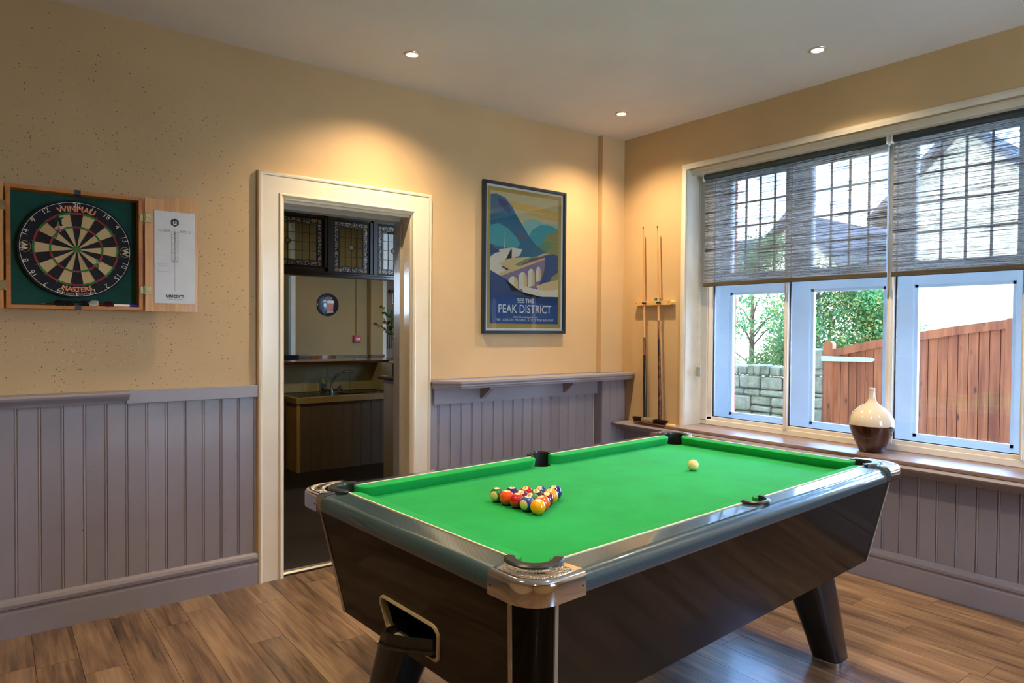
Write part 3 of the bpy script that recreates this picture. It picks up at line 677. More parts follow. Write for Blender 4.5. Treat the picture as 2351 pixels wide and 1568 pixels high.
def cue(label, x0, y0, x1, y1, z0, L, mbutt, mid, mb2):
    t = thing('pool_cue', label, 'cue', (x0, y0, z0), group='cues in the wall rack'); d = V((x1-x0, y1-y0, 0)); d = V((d.x, d.y, math.sqrt(L*L-d.x*d.x-d.y*d.y))).normalized()
    R = lambda a: .0145-.0105*a
    def seg(nm, a, c, m, ex=0): return obj(nm, rod(B(), d*L*a, d*L*c, R(a)+ex, R(c)+ex, 14), m, t, smooth=True)
    seg('shaft', .42, .985, ASH); seg('ferrule', .978, .992, plain('brass_ferrule', rgb(190, 160, 90), .3, 1)); seg('tip', .992, 1.0, BLACK)
    seg('butt', .0, .34, mbutt); seg('splice', .34, .43, mid, .0001)
    if mb2: seg('forearm', .425, .52, mb2, .0002)
    return t
def spliced():
    n = N('dark_splice'); v = n.co((1, 1, .12)); col = n.ramp(n.noise(60, v, 3), [(.45, rgb(30, 28, 24)), (.6, rgb(150, 96, 46))]); return n.set(col, .3, coat=.3)
SPL = spliced()
cue('pool cue with a dark green-black butt, the left one of the wall rack', -.062, -.345, -.050, -.296, .716, 1.478, plain('black_butt', rgb(12, 30, 34), .2, coat=.5, vary=.4, nscale=60), SPL, None)
MOT = N('mottled_rosewood'); MOT.set(MOT.ramp(MOT.noise(90, MOT.co((1, 1, .2)), 4), [(.4, rgb(40, 22, 16)), (.52, rgb(92, 52, 30)), (.68, rgb(150, 100, 70))]), .3, coat=.4)
cue('pool cue with a mottled brown butt, right of the dark-butted one', -.062, -.490, -.050, -.434, .716, 1.470, MOT.m, plain('black_ring', rgb(20, 20, 34), .3), SPL)
br = thing('table_brush', 'wooden table brush with dark and white bristles lying at the foot of the cues', 'brush', (-.105, -.425, .700), math.radians(-2))
VARN = wood('dark_varnish', rgb(52, 18, 14), rgb(92, 38, 28), 'y', 40, .18, .6)
def cap(L0, L1, w, z0, z1, m, nm, n=8):
    p = arc(0, L1-w, w, 0, 180, n)+arc(0, L0+w, w, 180, 360, n); return obj(nm, prism(B(), p, z0, z1), m, br)
cap(-.165, .155, .022, 0, .020, VARN, 'stock')
obj('groove_line', prism(B(), arc(0, .1345, .0225, 0, 180, 8)+arc(0, -.1445, .0225, 180, 360, 8), .012, .0145), plain('pale_line', rgb(170, 130, 110), .3), br)
def bristle(nm, y0, y1, n, m, t0=0, t1=0):
    b = B()
    for i in range(n):
        a = random.random(); y = y0+(y1-y0)*a; x = random.uniform(-.016, .016); h = random.uniform(.026, .033); fx = x*1.5; fy = y+(t0*(1-a)**3)+(t1*a**3)+random.uniform(-.002, .002)
        p = V((x, y, .019)); q = V((fx, fy, .019+h)); s = .0012
        vv = [b.verts.new(p+V((-s, -s, 0))), b.verts.new(p+V((s, -s, 0))), b.verts.new(p+V((0, s, 0))), b.verts.new(q)]
        for f in ((0, 1, 3), (1, 2, 3), (2, 0, 3)): b.faces.new([vv[i] for i in f])
    return obj(nm, b, m, br, kind='stuff')
DBR = plain('dark_bristle', rgb(40, 20, 22), .8, vary=.3); bristle('dark_bristles', .068, .145, 900, DBR, 0, .022); bristle('dark_bristles', -.152, -.050, 1100, DBR, -.022, 0); bristle('white_bristles', -.050, .068, 1200, plain('white_bristle', rgb(206, 188, 142), .8, vary=.15))
obj('handle', lathe(B(), [(0, 0), (.012, .002), (.014, .02), (.012, .05), (.014, .07), (.010, .08), (0, .082)], 14, frame_to((.008, -.150, .013), (.25, -1, .0))), RKW, br, smooth=True)
# ------------------------------------------------------------------ vase on the sill
vz = thing('bottle_vase', 'bulbous bottle vase, glossy white above and dark brown below, on the window sill', 'vase', (.045, -1.966, .713))
prof = [(0, 0), (.058, 0), (.066, .006), (.082, .045), (.104, .095), (.117, .140), (.1185, .165), (.114, .195), (.098, .228), (.070, .256), (.040, .275), (.025, .290), (.0185, .310), (.0160, .340), (.0160, .362), (.0175, .368), (.0135, .368), (.012, .34), (.012, .3)]
def vase_mat():
    n = N('two_tone_glaze'); s = n.n('SeparateXYZ'); n.l(n.co(), s.inputs[0]); ed = n.math('ADD', s.outputs[2], n.math('MULTIPLY', n.noise(18, n.co(), 2), .004))
    col = n.mix(n.math('GREATER_THAN', ed, .157), n.ramp(n.noise(12, n.co((1, 1, .3)), 3), [(.3, rgb(40, 16, 8)), (.7, rgb(74, 32, 16))]), rgb(216, 204, 182)); return n.set(col, .08, coat=.5, spec=.6)
obj('body', lathe(B(), prof, 64), vase_mat(), vz, smooth='all')
# ------------------------------------------------------------------ ceiling downlights
def downlight(x, y, label, e=SPOTW):
    t = thing('downlight', label, 'light', (x, y, H), group='recessed ceiling spotlights')
    obj('bezel', lathe(B(), [(.030, .006), (.030, -.004), (.036, -.007), (.044, -.005), (.047, 0), (.047, .002)], 32), plain('bezel_silver', rgb(206, 202, 196), .3, .6), t, smooth=True)
    obj('bulb', lathe(B(), [(0, -.001), (.029, -.001), (.030, .004)], 24), LED, t)
    l = lamp('SPOT', 'spot', (0, 0, -.012), e*10, WARM, parent=t, spot_size=math.radians(134), spot_blend=1.0, shadow_soft_size=.025)
    return t
downlight(-2.165, -.491, 'bright recessed ceiling spotlight above the doorway wall')
downlight(-.522, -.504, 'small recessed ceiling spotlight nearest the room corner')
downlight(-.50, -1.90, 'recessed ceiling spotlight with silver rim near the window wall')
for q, la in (((-2.165, -2.9), 'added unseen recessed spotlight over the near side of the pool table'), ((-3.80, -2.15), 'added unseen recessed spotlight over the floor in front of the dartboard'), ((-.50, -3.9), 'added unseen recessed spotlight past the right end of the window'), ((-4.4, -4.6), 'added unseen recessed spotlight at the rear of the room')): downlight(*q, la)  # spotlights outside the view, added for more light in the room
# ------------------------------------------------------------------ pool table
TX, TY, TA = -2.0559, -2.0172, .0571
tb = thing('pool_table', 'pool table with green cloth, dark glossy cabinet and chrome corners', 'pool table', (TX, TY, 0), TA)
HL, HW_, ZR, ZB = .968, .5035, .851, .810
pcs = [(sx*.94, sy*.47) for sx in (-1, 1) for sy in (-1, 1)]
# cloth bed with pocket cut-outs
def cornerarc(sx, sy, n=10):
    c = (sx*.94, sy*.47); a1 = math.degrees(math.atan2(sy*.0335, -sx*.0315)); a2 = math.degrees(math.atan2(-sy*.0365, sx*.028))
    mid = math.degrees(math.atan2(-sy, -sx))
    def near(a, m):
        while a-m > 180: a -= 360
        while a-m < -180: a += 360
        return a
    a1, a2 = near(a1, mid), near(a2, mid); return arc(c[0], c[1], .046, a1, a2, n)
pts = arc(0, -.505, .046, 178, 2, 10)+cornerarc(1, -1)+cornerarc(1, 1)[::-1]+arc(0, .505, .046, -2, -178, 10)+cornerarc(-1, 1)+cornerarc(-1, -1)[::-1]
b = prism(B(), pts, ZB-.02, ZB); bmesh.ops.triangulate(b, faces=b.faces[:]); obj('bed_cloth', b, CLOTH, tb)
def cushion(axis, s0, s1, off, sgn, j0=.05, j1=.05):
    """axis 'x': runs along x at y = sgn*off ; axis 'y': runs along y at x = sgn*off"""
    b = B(); ss = []
    for k in range(9): ss.append(s0+j0*(1-math.cos(k/8*PI/2)))
    ss += [s0+j0+(s1-j1-s0-j0)*k/6 for k in range(1, 6)]
    for k in range(9): ss.append(s1-j1*(1-math.sin((k)/8*PI/2)))
    rings = []
    for s in ss:
        t0 = min(1, (s-s0)/j0); t1 = min(1, (s1-s)/j1); d = .0425*min(math.sqrt(max(0, 1-(1-t0)**2)), math.sqrt(max(0, 1-(1-t1)**2)))+.0005
        sec = [(-.001, ZR+.0005), (d*.9, ZR-.0018), (d, ZR-.0045), (d, ZR-.010), (d*.72, ZB+.0002), (-.001, ZB+.0002)]
        rings.append([b.verts.new((s, sgn*(off-o), z) if axis == 'x' else (sgn*(off-o), s, z)) for o, z in sec])
    for A, D in zip(rings, rings[1:]):
        for k in range(6): b.faces.new([A[k], A[(k+1) % 6], D[(k+1) % 6], D[k]])
    b.faces.new(rings[0][::-1]); b.faces.new(rings[-1]); bmesh.ops.recalc_face_normals(b, faces=b.faces[:])
    return obj('cushion', b, CLOTH, tb, smooth=True)
for sg in (-1, 1):
    cushion('x', -.905, -.046, HW_, sg); cushion('x', .046, .905, HW_, sg); cushion('y', -.4375, .4375, HL, sg)
def rail(poly, outer, nm='top_rail'):
    b = prism(B(), poly, .795, ZR)
    for v in b.verts:
        if outer(v.co) and v.co.z > .8: v.co.z -= .007
    es = [e for e in b.edges if all(outer(v.co) and v.co.z > .8 for v in e.verts)]
    bmesh.ops.bevel(b, geom=es, offset=.030, segments=6, affect='EDGES', profile=.55)
    es = [e for e in b.edges if all(outer(v.co) and v.co.z < .80 for v in e.verts)]
    bmesh.ops.bevel(b, geom=es, offset=.008, segments=2, affect='EDGES', profile=.5)
    return obj(nm, b, RAIL, tb, smooth=True)
for sg in (-1, 1):
    p = [(-.905, HW_*sg), (-.900, (.593)*sg), (.900, (.593)*sg), (.905, HW_*sg)]+[(x, y*sg) for x, y in arc(0, .505, .058, 0, 180, 12)]
    rail(p, lambda c: abs(c.y) > .59)
    p = [(HL*sg, -.4375), (1.058*sg, -.450), (1.058*sg, .450), (HL*sg, .4375)]
    rail(p, lambda c: abs(c.x) > 1.055)
PIP = plain('ivory_rail_piping', rgb(226, 216, 190), .4)
for sg in (-1, 1):
    for x0, x1 in ((-.905, -.058), (.058, .905)): obj('piping', bx(x0, x1, sg*HW_-.0005 if sg > 0 else sg*HW_-.0045, sg*HW_+.0045 if sg > 0 else sg*HW_+.0005, .845, .8535), PIP, tb)
    obj('piping', bx(min(sg*HL, sg*(HL+.0045)), max(sg*HL, sg*(HL+.0045)), -.4375, .4375, .845, .8535), PIP, tb)
for sx in (-1, 1):
    for sy in (-1, 1):
        c = (.94, .47); o1 = [(1.072, .453)]+arc(.992, .525, .080, 0, 90, 10)+[(.901, .605), (.907, .5035)]+arc(.94, .47, .046, 133, -45, 12)
        outp = [((1.072, .453), (1, 0)), ((1.072, .490), (1, 0))]+[(p, (math.cos(math.radians(9*k)), math.sin(math.radians(9*k)))) for k, p in enumerate(arc(.992, .525, .080, 0, 90, 10))]+[((.950, .605), (0, 1)), ((.901, .605), (0, 1))]
        inp = [(.907, .5035)]+arc(.94, .47, .046, 133, -45, 12); sec = [(0, .798), (0, .801), (0, .842), (.0008, .8455), (.003, .850), (.0065, .8535), (.011, .8556), (.014, .856), (.016, .856)]
        b = B(); rings = [[b.verts.new(((p[0]-n_[0]*o)*sx, (p[1]-n_[1]*o)*sy, z)) for o, z in sec] for p, n_ in outp]
        for A, D in zip(rings, rings[1:]):
            for k in range(len(sec)-1): b.faces.new([A[k], A[k+1], D[k+1], D[k]])
        it = [b.verts.new((x*sx, y*sy, .856)) for x, y in inp]; ib = [b.verts.new((x*sx, y*sy, .798)) for x, y in inp]
        b.faces.new([r[-1] for r in rings]+it); b.faces.new([r[0] for r in rings]+ib)
        for k in range(len(it)-1): b.faces.new([it[k], it[k+1], ib[k+1], ib[k]])
        b.faces.new(rings[-1]+[it[0], ib[0]]); b.faces.new(rings[0]+[it[-1], ib[-1]])
        bmesh.ops.recalc_face_normals(b, faces=b.faces[:])
        cst = obj('corner_casting', b, CHROME, tb, smooth=True)
        i1 = [(1.054, .468)]+arc(.988, .521, .066, 0, 90, 10)+[(.922, .587), (.925, .552)]+arc(.94, .47, .084, 102, -12, 12)
        b = prism(B(), [(x*sx, y*sy) for x, y in i1], .8555, .8568); bmesh.ops.recalc_face_normals(b, faces=b.faces[:])
        obj('textured_inlay', b, HAMMER, cst)
        b = B(); am = math.atan2(sy*.95, sx*1.0)
        bandp = [(c[0]*sx+r*math.cos(am+t), c[1]*sy+r*math.sin(am+t)) for r, ts in ((.094, [k*.1-.5 for k in range(11)]), (.118, [.5-k*.1 for k in range(11)])) for t in ts]
        prism(b, bandp, .8565, .8572); obj('smooth_band', b, plain('brushed_chrome', rgb(186, 180, 176), .28, 1, vary=.03), cst)
        b = B()
        def sf(v, cx=c[0]*sx, cy=c[1]*sy, am=am): a = am+v.x/.106; r = .106-v.y; return V((cx+r*math.cos(a), cy+r*math.sin(a), .8576))
        text(b, 'SUPREME', sf, .017, offset=.0003); obj('embossed_lettering', b, CHROME, cst)
        obj('screw', rod(B(), (1.069*sx, .463*sy, .822), (1.0735*sx, .463*sy, .822), .0025, seg=8), BLACK, cst); obj('screw', rod(B(), (.912*sx, .602*sy, .822), (.912*sx, .6065*sy, .822), .0025, seg=8), BLACK, cst)
LIPM = plain('black_pocket_rubber', rgb(34, 38, 40), .35, vary=.1, coat=.2)
LINM = plain('pocket_liner_black', rgb(14, 17, 20), .5, vary=.1)
def pocket(cx, cy, am, ro, half=90, h=0):
    pk = B(); lathe(pk, [(.0455, .854), (.047, .861+h), (ro-.004, .862+h), (ro, .858+h), (ro, .851)], 20, Matrix.Translation((cx, cy, 0)), math.radians(am-half), math.radians(am+half))
    for a in (am-half, am+half): lathe(pk, [(0, .853), ((ro-.0455)/2, .855), ((ro-.0455)/2-.001, .859+h), (0, .8615+h)], 10, Matrix.Translation((cx+(ro+.0455)/2*math.cos(math.radians(a)), cy+(ro+.0455)/2*math.sin(math.radians(a)), 0)))
    o = obj('pocket', pk, LIPM, tb, smooth=True)
    b = B(); T = Matrix.Translation((cx, cy, 0)); lathe(b, [(.0455, .752), (.0455, .855)], 20, T, math.radians(am-half), math.radians(am+half)); lathe(b, [(.0458, .752), (.0458, .7895)], 28, T); lathe(b, [(0, .752), (.046, .752)], 20, T)
    obj('liner', b, LINM, o, smooth=True)
for sx in (-1, 1):
    for sy in (-1, 1): pocket(sx*.94, sy*.47, math.degrees(math.atan2(sy, sx)), .074)
for sy in (-1, 1): pocket(0, sy*.505, 90*sy, .060)
# cabinet
ax, ay, zt = 1.022, .562, .788; bx_, by_, zb = .962, .486, .43
def quad_panel(nm, P4, th, nrm, hole=None):
    """P4: TL, TR, BR, BL on the outer face"""
    b = B(); vs4 = [b.verts.new(V(p)) for p in P4]; n = V(nrm).normalized()
    if hole:
        hv = [b.verts.new(V(p)) for p in hole]; es = [b.edges.new((vs4[i], vs4[(i+1) % 4])) for i in range(4)]+[b.edges.new((hv[i], hv[(i+1) % len(hv)])) for i in range(len(hv))]
        r = bmesh.ops.triangle_fill(b, use_beauty=True, use_dissolve=False, edges=es); fs = [g for g in r['geom'] if isinstance(g, bmesh.types.BMFace)]
    else: fs = [b.faces.new(vs4)]
    r = bmesh.ops.extrude_face_region(b, geom=fs)
    for v in [g for g in r['geom'] if isinstance(g, bmesh.types.BMVert)]: v.co -= n*th
    bmesh.ops.recalc_face_normals(b, faces=b.faces[:]); return obj(nm, b, BODY, tb)
yT = (-.476, .530); yB = (-.413, .462); xT = (-.956, 1.012); xB = (-.882, .981)
def sh_pt(t_y, z, s=-1, out=0): k = (zt-z)/(zt-zb); return V((s*(ax+(bx_-ax)*k+out), t_y, z))
hole = []
for (cy, cz, a0) in ((.150, .558, 0), (-.108, .558, 90), (-.092, .502, 180), (.135, .502, 270)):
    for k in range(6):
        a = math.radians(a0+k*18); hole.append(sh_pt(cy+.026*math.cos(a), cz+.026*math.sin(a)))
quad_panel('end_panel', [sh_pt(yT[1], zt), sh_pt(yT[0], zt), sh_pt(yB[0], zb), sh_pt(yB[1], zb)], .018, (-1, 0, -.17), hole)
quad_panel('end_panel', [sh_pt(-.53, zt, 1), sh_pt(.5, zt, 1), sh_pt(.43, zb, 1), sh_pt(-.462, zb, 1)], .018, (1, 0, -.17))
quad_panel('side_panel', [(xT[0], -ay, zt), (xT[1], -ay, zt), (xB[1], -by_, zb), (xB[0], -by_, zb)], .018, (0, -1, -.21))
quad_panel('side_panel', [(1.0, ay, zt), (-.99, ay, zt), (-.93, by_, zb), (.93, by_, zb)], .018, (0, 1, -.21))
def corner_panel(t0, t1, tc, b0, b1, bc):
    b = B(); n = 8; up = []; lo = []
    for k in range(n+1):
        t = k/n; q = lambda a, m, c: V(a)*(1-t)**2+V(m)*2*t*(1-t)+V(c)*t*t
        up.append(b.verts.new(q(t0, tc, t1))); lo.append(b.verts.new(q(b0, bc, b1)))
    for k in range(n): b.faces.new([up[k], up[k+1], lo[k+1], lo[k]])
    r = bmesh.ops.solidify(b, geom=b.faces[:], thickness=.006); obj('corner_panel', b, BODY, tb, smooth=True)
def strip(nm, t, bo, w, out):
    t, bo, w, out = V(t), V(bo), V(w), V(out); b = B(); q = [t-w, t+w, bo+w, bo-w]; A = [b.verts.new(p+out*.0035) for p in q]; D = [b.verts.new(p-out*.003) for p in q]
    b.faces.new(A); b.faces.new(D[::-1])
    for i in range(4): b.faces.new([A[i], D[i], D[(i+1) % 4], A[(i+1) % 4]])
    bmesh.ops.recalc_face_normals(b, faces=b.faces[:]); obj('edge_strip', b, STRIP, tb)
corners = [((-ax, yT[0], zt), (xT[0], -ay, zt), (-ax+.012, -ay+.012, zt), (-bx_, yB[0], zb), (xB[0], -by_, zb), (-bx_+.012, -by_+.012, zb), -1, -1),
           ((-ax, yT[1], zt), (-.99, ay, zt), (-ax, ay, zt), (-bx_, yB[1], zb), (-.93, by_, zb), (-bx_, by_, zb), -1, 1),
           ((ax, -.53, zt), (xT[1], -ay, zt), (ax, -ay, zt), (bx_+.02, -.462, zb), (xB[1], -by_, zb), (bx_+.02, -by_, zb), 1, -1),
           ((ax, .5, zt), (1.0, ay, zt), (ax, ay, zt), (bx_, .43, zb), (.93, by_, zb), (bx_, by_, zb), 1, 1)]
for t0, t1, tc_, b0, b1, bc_, sx, sy in corners:
    corner_panel(t0, t1, tc_, b0, b1, bc_)
    strip('edge_strip', t0, b0, (0, .0055, 0), (sx, 0, -.17)); strip('edge_strip', t1, b1, (.0055, 0, 0), (0, sy, -.21))
obj('underside_panel', bx(-bx_+.01, bx_-.01, -by_+.01, by_-.01, zb, zb+.015), BLACK, tb)
obj('rail_support', prism(B(), [(-1.01, -.44), (-.92, -.545), (.93, -.545), (1.01, -.46), (1.01, .46), (.93, .545), (-.93, .545), (-1.01, .46)], .776, .7955), BLACK, tb)
# ball return
hp = [p+V((-.004, 0, 0)) for p in hole]
b = B(); n_ = V((-1, 0, -.17)).normalized(); b = sweep(b, hp, n_, [(-.004, 0), (-.004, .002), (.0, .004), (.005, .001), (.006, -.006), (.011, -.007), (.012, -.013), (.018, -.014), (.019, -.022), (.0, -.022)], True)
obj('return_frame', b, plain('champagne_plastic', rgb(186, 172, 142), .3, .3), tb, smooth=True)
b = B(); box(b, -.952, -.72, -.13, -.125, .44, .60); box(b, -.952, -.72, .172, .177, .44, .60); box(b, -.73, -.72, -.13, .175, .44, .60); box(b, -.94, -.72, -.13, .175, .44, .452); box(b, -.965, -.72, -.13, .175, .595, .605)
obj('return_box', b, LINM, tb)
oute = [(-.90, -.108), (-.985, -.104), (-1.018, -.02), (-1.035, .06), (-1.030, .100), (-1.005, .122), (-.96, .126), (-.90, .126)]
inn = [(-.90, -.096), (-.978, -.092), (-1.008, -.018), (-1.024, .06), (-1.020, .093), (-.998, .112), (-.96, .115), (-.90, .115)]
SK = Matrix.Shear('XY', 4, (0, 0)); tl = Matrix(((1, 0, 0, 0), (0, 1, 0, 0), (0, -.16, 1, .0), (0, 0, 0, 1)))
b = prism(B(), oute, .478, .486, tl); prism(b, oute+inn[::-1], .484, .522, tl)
rim = [tl @ V((x*1.006-.0, y*1.03, .487)) for x, y in oute]; tube(b, rim, .004, 6)
obj('ball_tray', b, BLACK, tb)
# legs
def leg(sx, sy):
    b = B(); rings = []; n = 20
    for z, cx, cy, h in ((.435, .74, .33, .100), (.30, .785, .352, .088), (.12, .838, .377, .073), (.022, .865, .390, .066)):
        ring = []
        for k in range(n):
            a = 2*PI*k/n+PI/n; ca_, sa_ = math.cos(a), math.sin(a); q = .55
            ring.append(b.verts.new((sx*(cx+h*math.copysign(abs(ca_)**q, ca_)), sy*(cy+h*math.copysign(abs(sa_)**q, sa_)*.92), z)))
        rings.append(ring)
    for A, D in zip(rings, rings[1:]):
        for k in range(n): b.faces.new([A[k], A[(k+1) % n], D[(k+1) % n], D[k]])
    b.faces.new(rings[0]); b.faces.new(rings[-1]); bmesh.ops.recalc_face_normals(b, faces=b.faces[:])
    o = obj('leg', b, plain('black_leg', rgb(16, 20, 24), .32, vary=.1, coat=.3), tb, smooth=True)
    b = B(); P_ = []
    for k in range(n):
        a = 2*PI*k/n+PI/n; ca_, sa_ = math.cos(a), math.sin(a); P_.append((sx*(.865+.064*math.copysign(abs(ca_)**.55, ca_)), sy*(.390+.060*math.copysign(abs(sa_)**.55, sa_))))
    prism(b, P_, 0, .0225); bmesh.ops.recalc_face_normals(b, faces=b.faces[:]); obj('foot', b, CHROME, o)
for sx in (-1, 1):
    for sy in (-1, 1): leg(sx, sy)
# ------------------------------------------------------------------ balls
RB = .0254
TM = Matrix.Translation((TX, TY, 0)) @ Matrix.Rotation(TA, 4, 'Z')
SPOT = plain('ball_number_spot', rgb(234, 214, 160), .12, coat=.5, vary=.02)
def ball_mat(name, c):
    return plain(name, c, .06, coat=.8, vary=.02, spec=.6)
IV = rgb(226, 206, 140)
def uvs(bm, r, seg=40, rg=20): bmesh.ops.create_uvsphere(bm, u_segments=seg, v_segments=rg, radius=r)
def ball(num, cname, c, lx, ly, a_, b_, stripe, label):
    p = TM @ V((lx, ly, ZB+RB)); tw = (cam.matrix_world.translation-p).normalized(); rt = V((0, 0, 1)).cross(tw).normalized(); rt = -rt if rt.dot(r_) < 0 else rt; up = tw.cross(rt); up = up if up.z > 0 else -up
    b = B(); m = ball_mat(cname+'_ball', c); mats = [m]
    if stripe:
        pole = (rt*-.60+tw*.74+up*-.22).normalized(); q = pole.to_track_quat('Z', 'Y').to_matrix().to_4x4(); ring = [(0, -RB)]
        zc = .80; prof = [(RB*math.cos(math.radians(t)), RB*math.sin(math.radians(t))) for t in range(-90, 91, 5)]
        prof = [(max(r, 0 if abs(z) > RB*.9999 else r), z) for r, z in prof]; prof[0] = (0, -RB); prof[-1] = (0, RB)
        lathe(b, prof, 44, q); mats.append(plain('ivory_ball', IV, .06, coat=.8, vary=.02))
        for f in b.faces: f.material_index = 1 if abs(f.calc_center_median().normalized().dot(pole)) > math.sin(math.radians(52)) else 0
    else: uvs(b, RB)
    bmesh.ops.recalc_face_normals(b, faces=b.faces[:])
    o = obj('pool_ball', b, mats, None, label, 'ball', 'racked pool balls', smooth='all', loc=p)
    d = (rt*a_+up*b_+tw*math.sqrt(max(0, 1-a_*a_-b_*b_))).normalized(); q = d.to_track_quat('Z', 'Y').to_matrix()
    b = B(); prof = [(RB*1.003*math.sin(math.radians(t)), RB*1.003*math.cos(math.radians(t))) for t in range(0, 27, 3)]; prof[0] = (0, RB*1.003); lathe(b, prof, 24, q.to_4x4())
    so = obj('number_spot', b, SPOT, o, smooth='all')
    t = (rt-d*rt.dot(d)).normalized(); w = d.cross(t).normalized()
    b = B(); text(b, str(num), lambda v: (d*RB+t*v.x+w*v.y).normalized()*RB*1.007, .0165, offset=.0004); obj('number', b, INKK, so)
Yc, Bc, Rc, Pc, Oc, Gc, Mc, Kc = rgb(248, 166, 8), rgb(8, 66, 150), rgb(190, 12, 14), rgb(44, 20, 108), rgb(240, 84, 16), rgb(12, 110, 30), rgb(124, 12, 24), rgb(22, 34, 36)
rack = [(0, 0, 14, 'green', Gc, -.05, .95, 1, 'green and ivory striped pool ball at the left corner of the rack'),
 (0, 1, 13, 'orange', Oc, .05, .93, 0, 'orange pool ball second from left along the front of the rack'),
 (0, 2, 11, 'red', Rc, .06, .95, 0, 'bright red pool ball in the middle of the front row of the rack'),
 (0, 3, 10, 'blue', Bc, .1, .94, 1, 'blue and ivory striped pool ball beside the yellow one in front'),
 (0, 4, 1, 'yellow', Yc, .06, .87, 0, 'yellow pool ball numbered 1, nearest the viewer'),
 (1, 0, 4, 'purple', Pc, 0, .93, 0, 'purple pool ball behind the green striped one'),
 (1, 1, 15, 'maroon', Mc, -.14, .66, 0, 'maroon pool ball behind the front red one, number facing up'),
 (1, 2, 6, 'green', Gc, -.33, .66, 0, 'green pool ball numbered 6 behind the blue striped one'),
 (1, 3, 5, 'orange', Oc, -.28, .85, 0, 'orange pool ball numbered 5 right behind the yellow front ball'),
 (2, 0, 3, 'red', Rc, -.15, .78, 0, 'red pool ball numbered 3 at the back left of the rack'),
 (2, 1, 8, 'black', Kc, -.05, .78, 0, 'black pool ball numbered 8 in the middle of the rack'),
 (2, 2, 7, 'maroon', Mc, 0, .8, 0, 'maroon pool ball numbered 7 on the right edge of the rack'),
 (3, 0, 2, 'blue', Bc, -.25, .65, 0, 'blue pool ball numbered 2 behind the black ball'),
 (3, 1, 9, 'yellow', Yc, -.25, .77, 0, 'yellow-orange pool ball numbered 9 in front of the purple apex ball'),
 (4, 0, 12, 'purple', Pc, -.2, .8, 0, 'purple pool ball numbered 12 at the far apex of the rack')]
for r, j, num, cn, c, a_, b_, st, lab in rack: ball(num, cn, c, -.557+.0446*r, .1318-.0515*j-.02575*r, a_, b_, st, lab)
b = B(); uvs(b, .0238); obj('cue_ball', b, ball_mat('cue_ball_cream', rgb(226, 208, 138)), None, 'cream cue ball alone on the cloth', 'ball', smooth='all', loc=TM @ V((.422, .004, ZB+.0238)))
# ------------------------------------------------------------------ bar room beyond the doorway
BFL = plain('dark_bar_floor', rgb(28, 22, 20), .55, vary=.15, nscale=30)
obj('floor_2', bx(-4.4, 1.5, .06, 6.6, -.12, 0), BFL, kind='structure')
BW = plain('olive_tan_bar_wall', rgb(150, 122, 70), .6, vary=.06, nscale=2); DARKW = plain('dark_brown_paint', rgb(74, 56, 34), .35, vary=.08, coat=.15)
b = B(); box(b, -.66, .45, 5.5, 5.6, 0, H); box(b, .45, .645, 5.40, 5.6, 0, H); box(b, .715, 1.5, 5.5, 5.6, 0, H); obj('wall_bar_back', b, BW, kind='structure')
obj('wall_bar_recess', bx(-4.4, -.66, 6.4, 6.5, 0, H), plain('pale_recess_wall', rgb(96, 128, 122), .6), kind='structure')
obj('wall_bar_return', bx(-.66, -.60, 5.58, 6.5, 0, H), BW, kind='structure')
obj('wall_bar_right', bx(1.42, 1.5, .168, 5.6, 0, H), BW, kind='structure')
b = B(); box(b, -4.5, -4.4, .0, 4.5, 0, H); box(b, -4.5, -4.4, 5.1, 6.5, 0, H); box(b, -4.5, -4.4, 4.5, 5.1, 0, 1.6); box(b, -4.5, -4.4, 4.5, 5.1, 2.2, H); obj('wall_bar_left', b, BW, kind='structure')  # unseen window opening, added to let daylight into the bar room
obj('ceiling_2', bx(-4.5, 1.5, .168, 6.5, H, H+.25), plain('bar_ceiling', rgb(170, 160, 140), .7), kind='structure')
obj('trim_9', bx(-.72, -.655, 5.46, 5.56, 0, H, .004), SILLP, kind='structure')
obj('trim_10', bx(.645, .715, 5.42, 5.5, 0, H, .004), SILLP, kind='structure')
b = B()
for x0, x1, y in ((-.655, .45, 5.5), (.44, .66, 5.40)): box(b, x0, x1, y-.03, y, .965, .995, .004); box(b, x0, x1, y-.045, y, .990, 1.012, .004)
obj('trim_11', b, plain('brown_grey_dado_rail', rgb(92, 78, 68), .4), kind='structure')
obj('conduit', bx(.255, .28, 5.478, 5.5, 1.28, H), BW, label='narrow painted conduit running down the back wall to the red call point', cat='conduit')
fa = thing('fire_call_point', 'small red fire alarm call point on the bar back wall', 'alarm', (.262, 5.5, 1.246)); obj('case', bx(-.052, .052, -.05, 0, -.052, .052, .004), plain('red_plastic', rgb(176, 20, 28), .35), fa)
obj('panel', bx(-.022, .038, -.053, -.049, -.022, .018, .001), INKW, fa); b = B(); text(b, 'FIRE', atx(Matrix.Translation((.008, -.0535, -.002)) @ TXZ), .018, offset=.0005); obj('lettering', b, INKK, fa)
bs = thing('round_beer_sign', 'round dark domed sign with a beer mug and the word BEER', 'sign', (-.178, 5.5, 1.735))
S_ = .163; RX = Matrix.Rotation(PI/2, 4, 'X')
obj('disc', lathe(B(), [(S_, 0), (S_, .012), (S_*.95, .022), (S_*.6, .034), (0, .040)], 48, RX), plain('navy_sign', rgb(18, 22, 40), .3, vary=.2, coat=.3), bs, smooth=True)
def SP(x, z): return Matrix.Translation((x, -.044, z)) @ TXZ
b = B(); prism(b, [(-.036, -.09), (.052, -.085), (.062, .045), (-.040, .045)], 0, .002, SP(.01, -.01)); obj('beer', b, plain('amber_beer', rgb(176, 74, 24), .3), bs)
b = B(); prism(b, [(-.042, .030), (.064, .030), (.066, .060), (.05, .074), (.02, .068), (0, .078), (-.03, .070), (-.044, .056)], .002, .005, SP(.01, -.01)); obj('froth', b, INKW, bs)
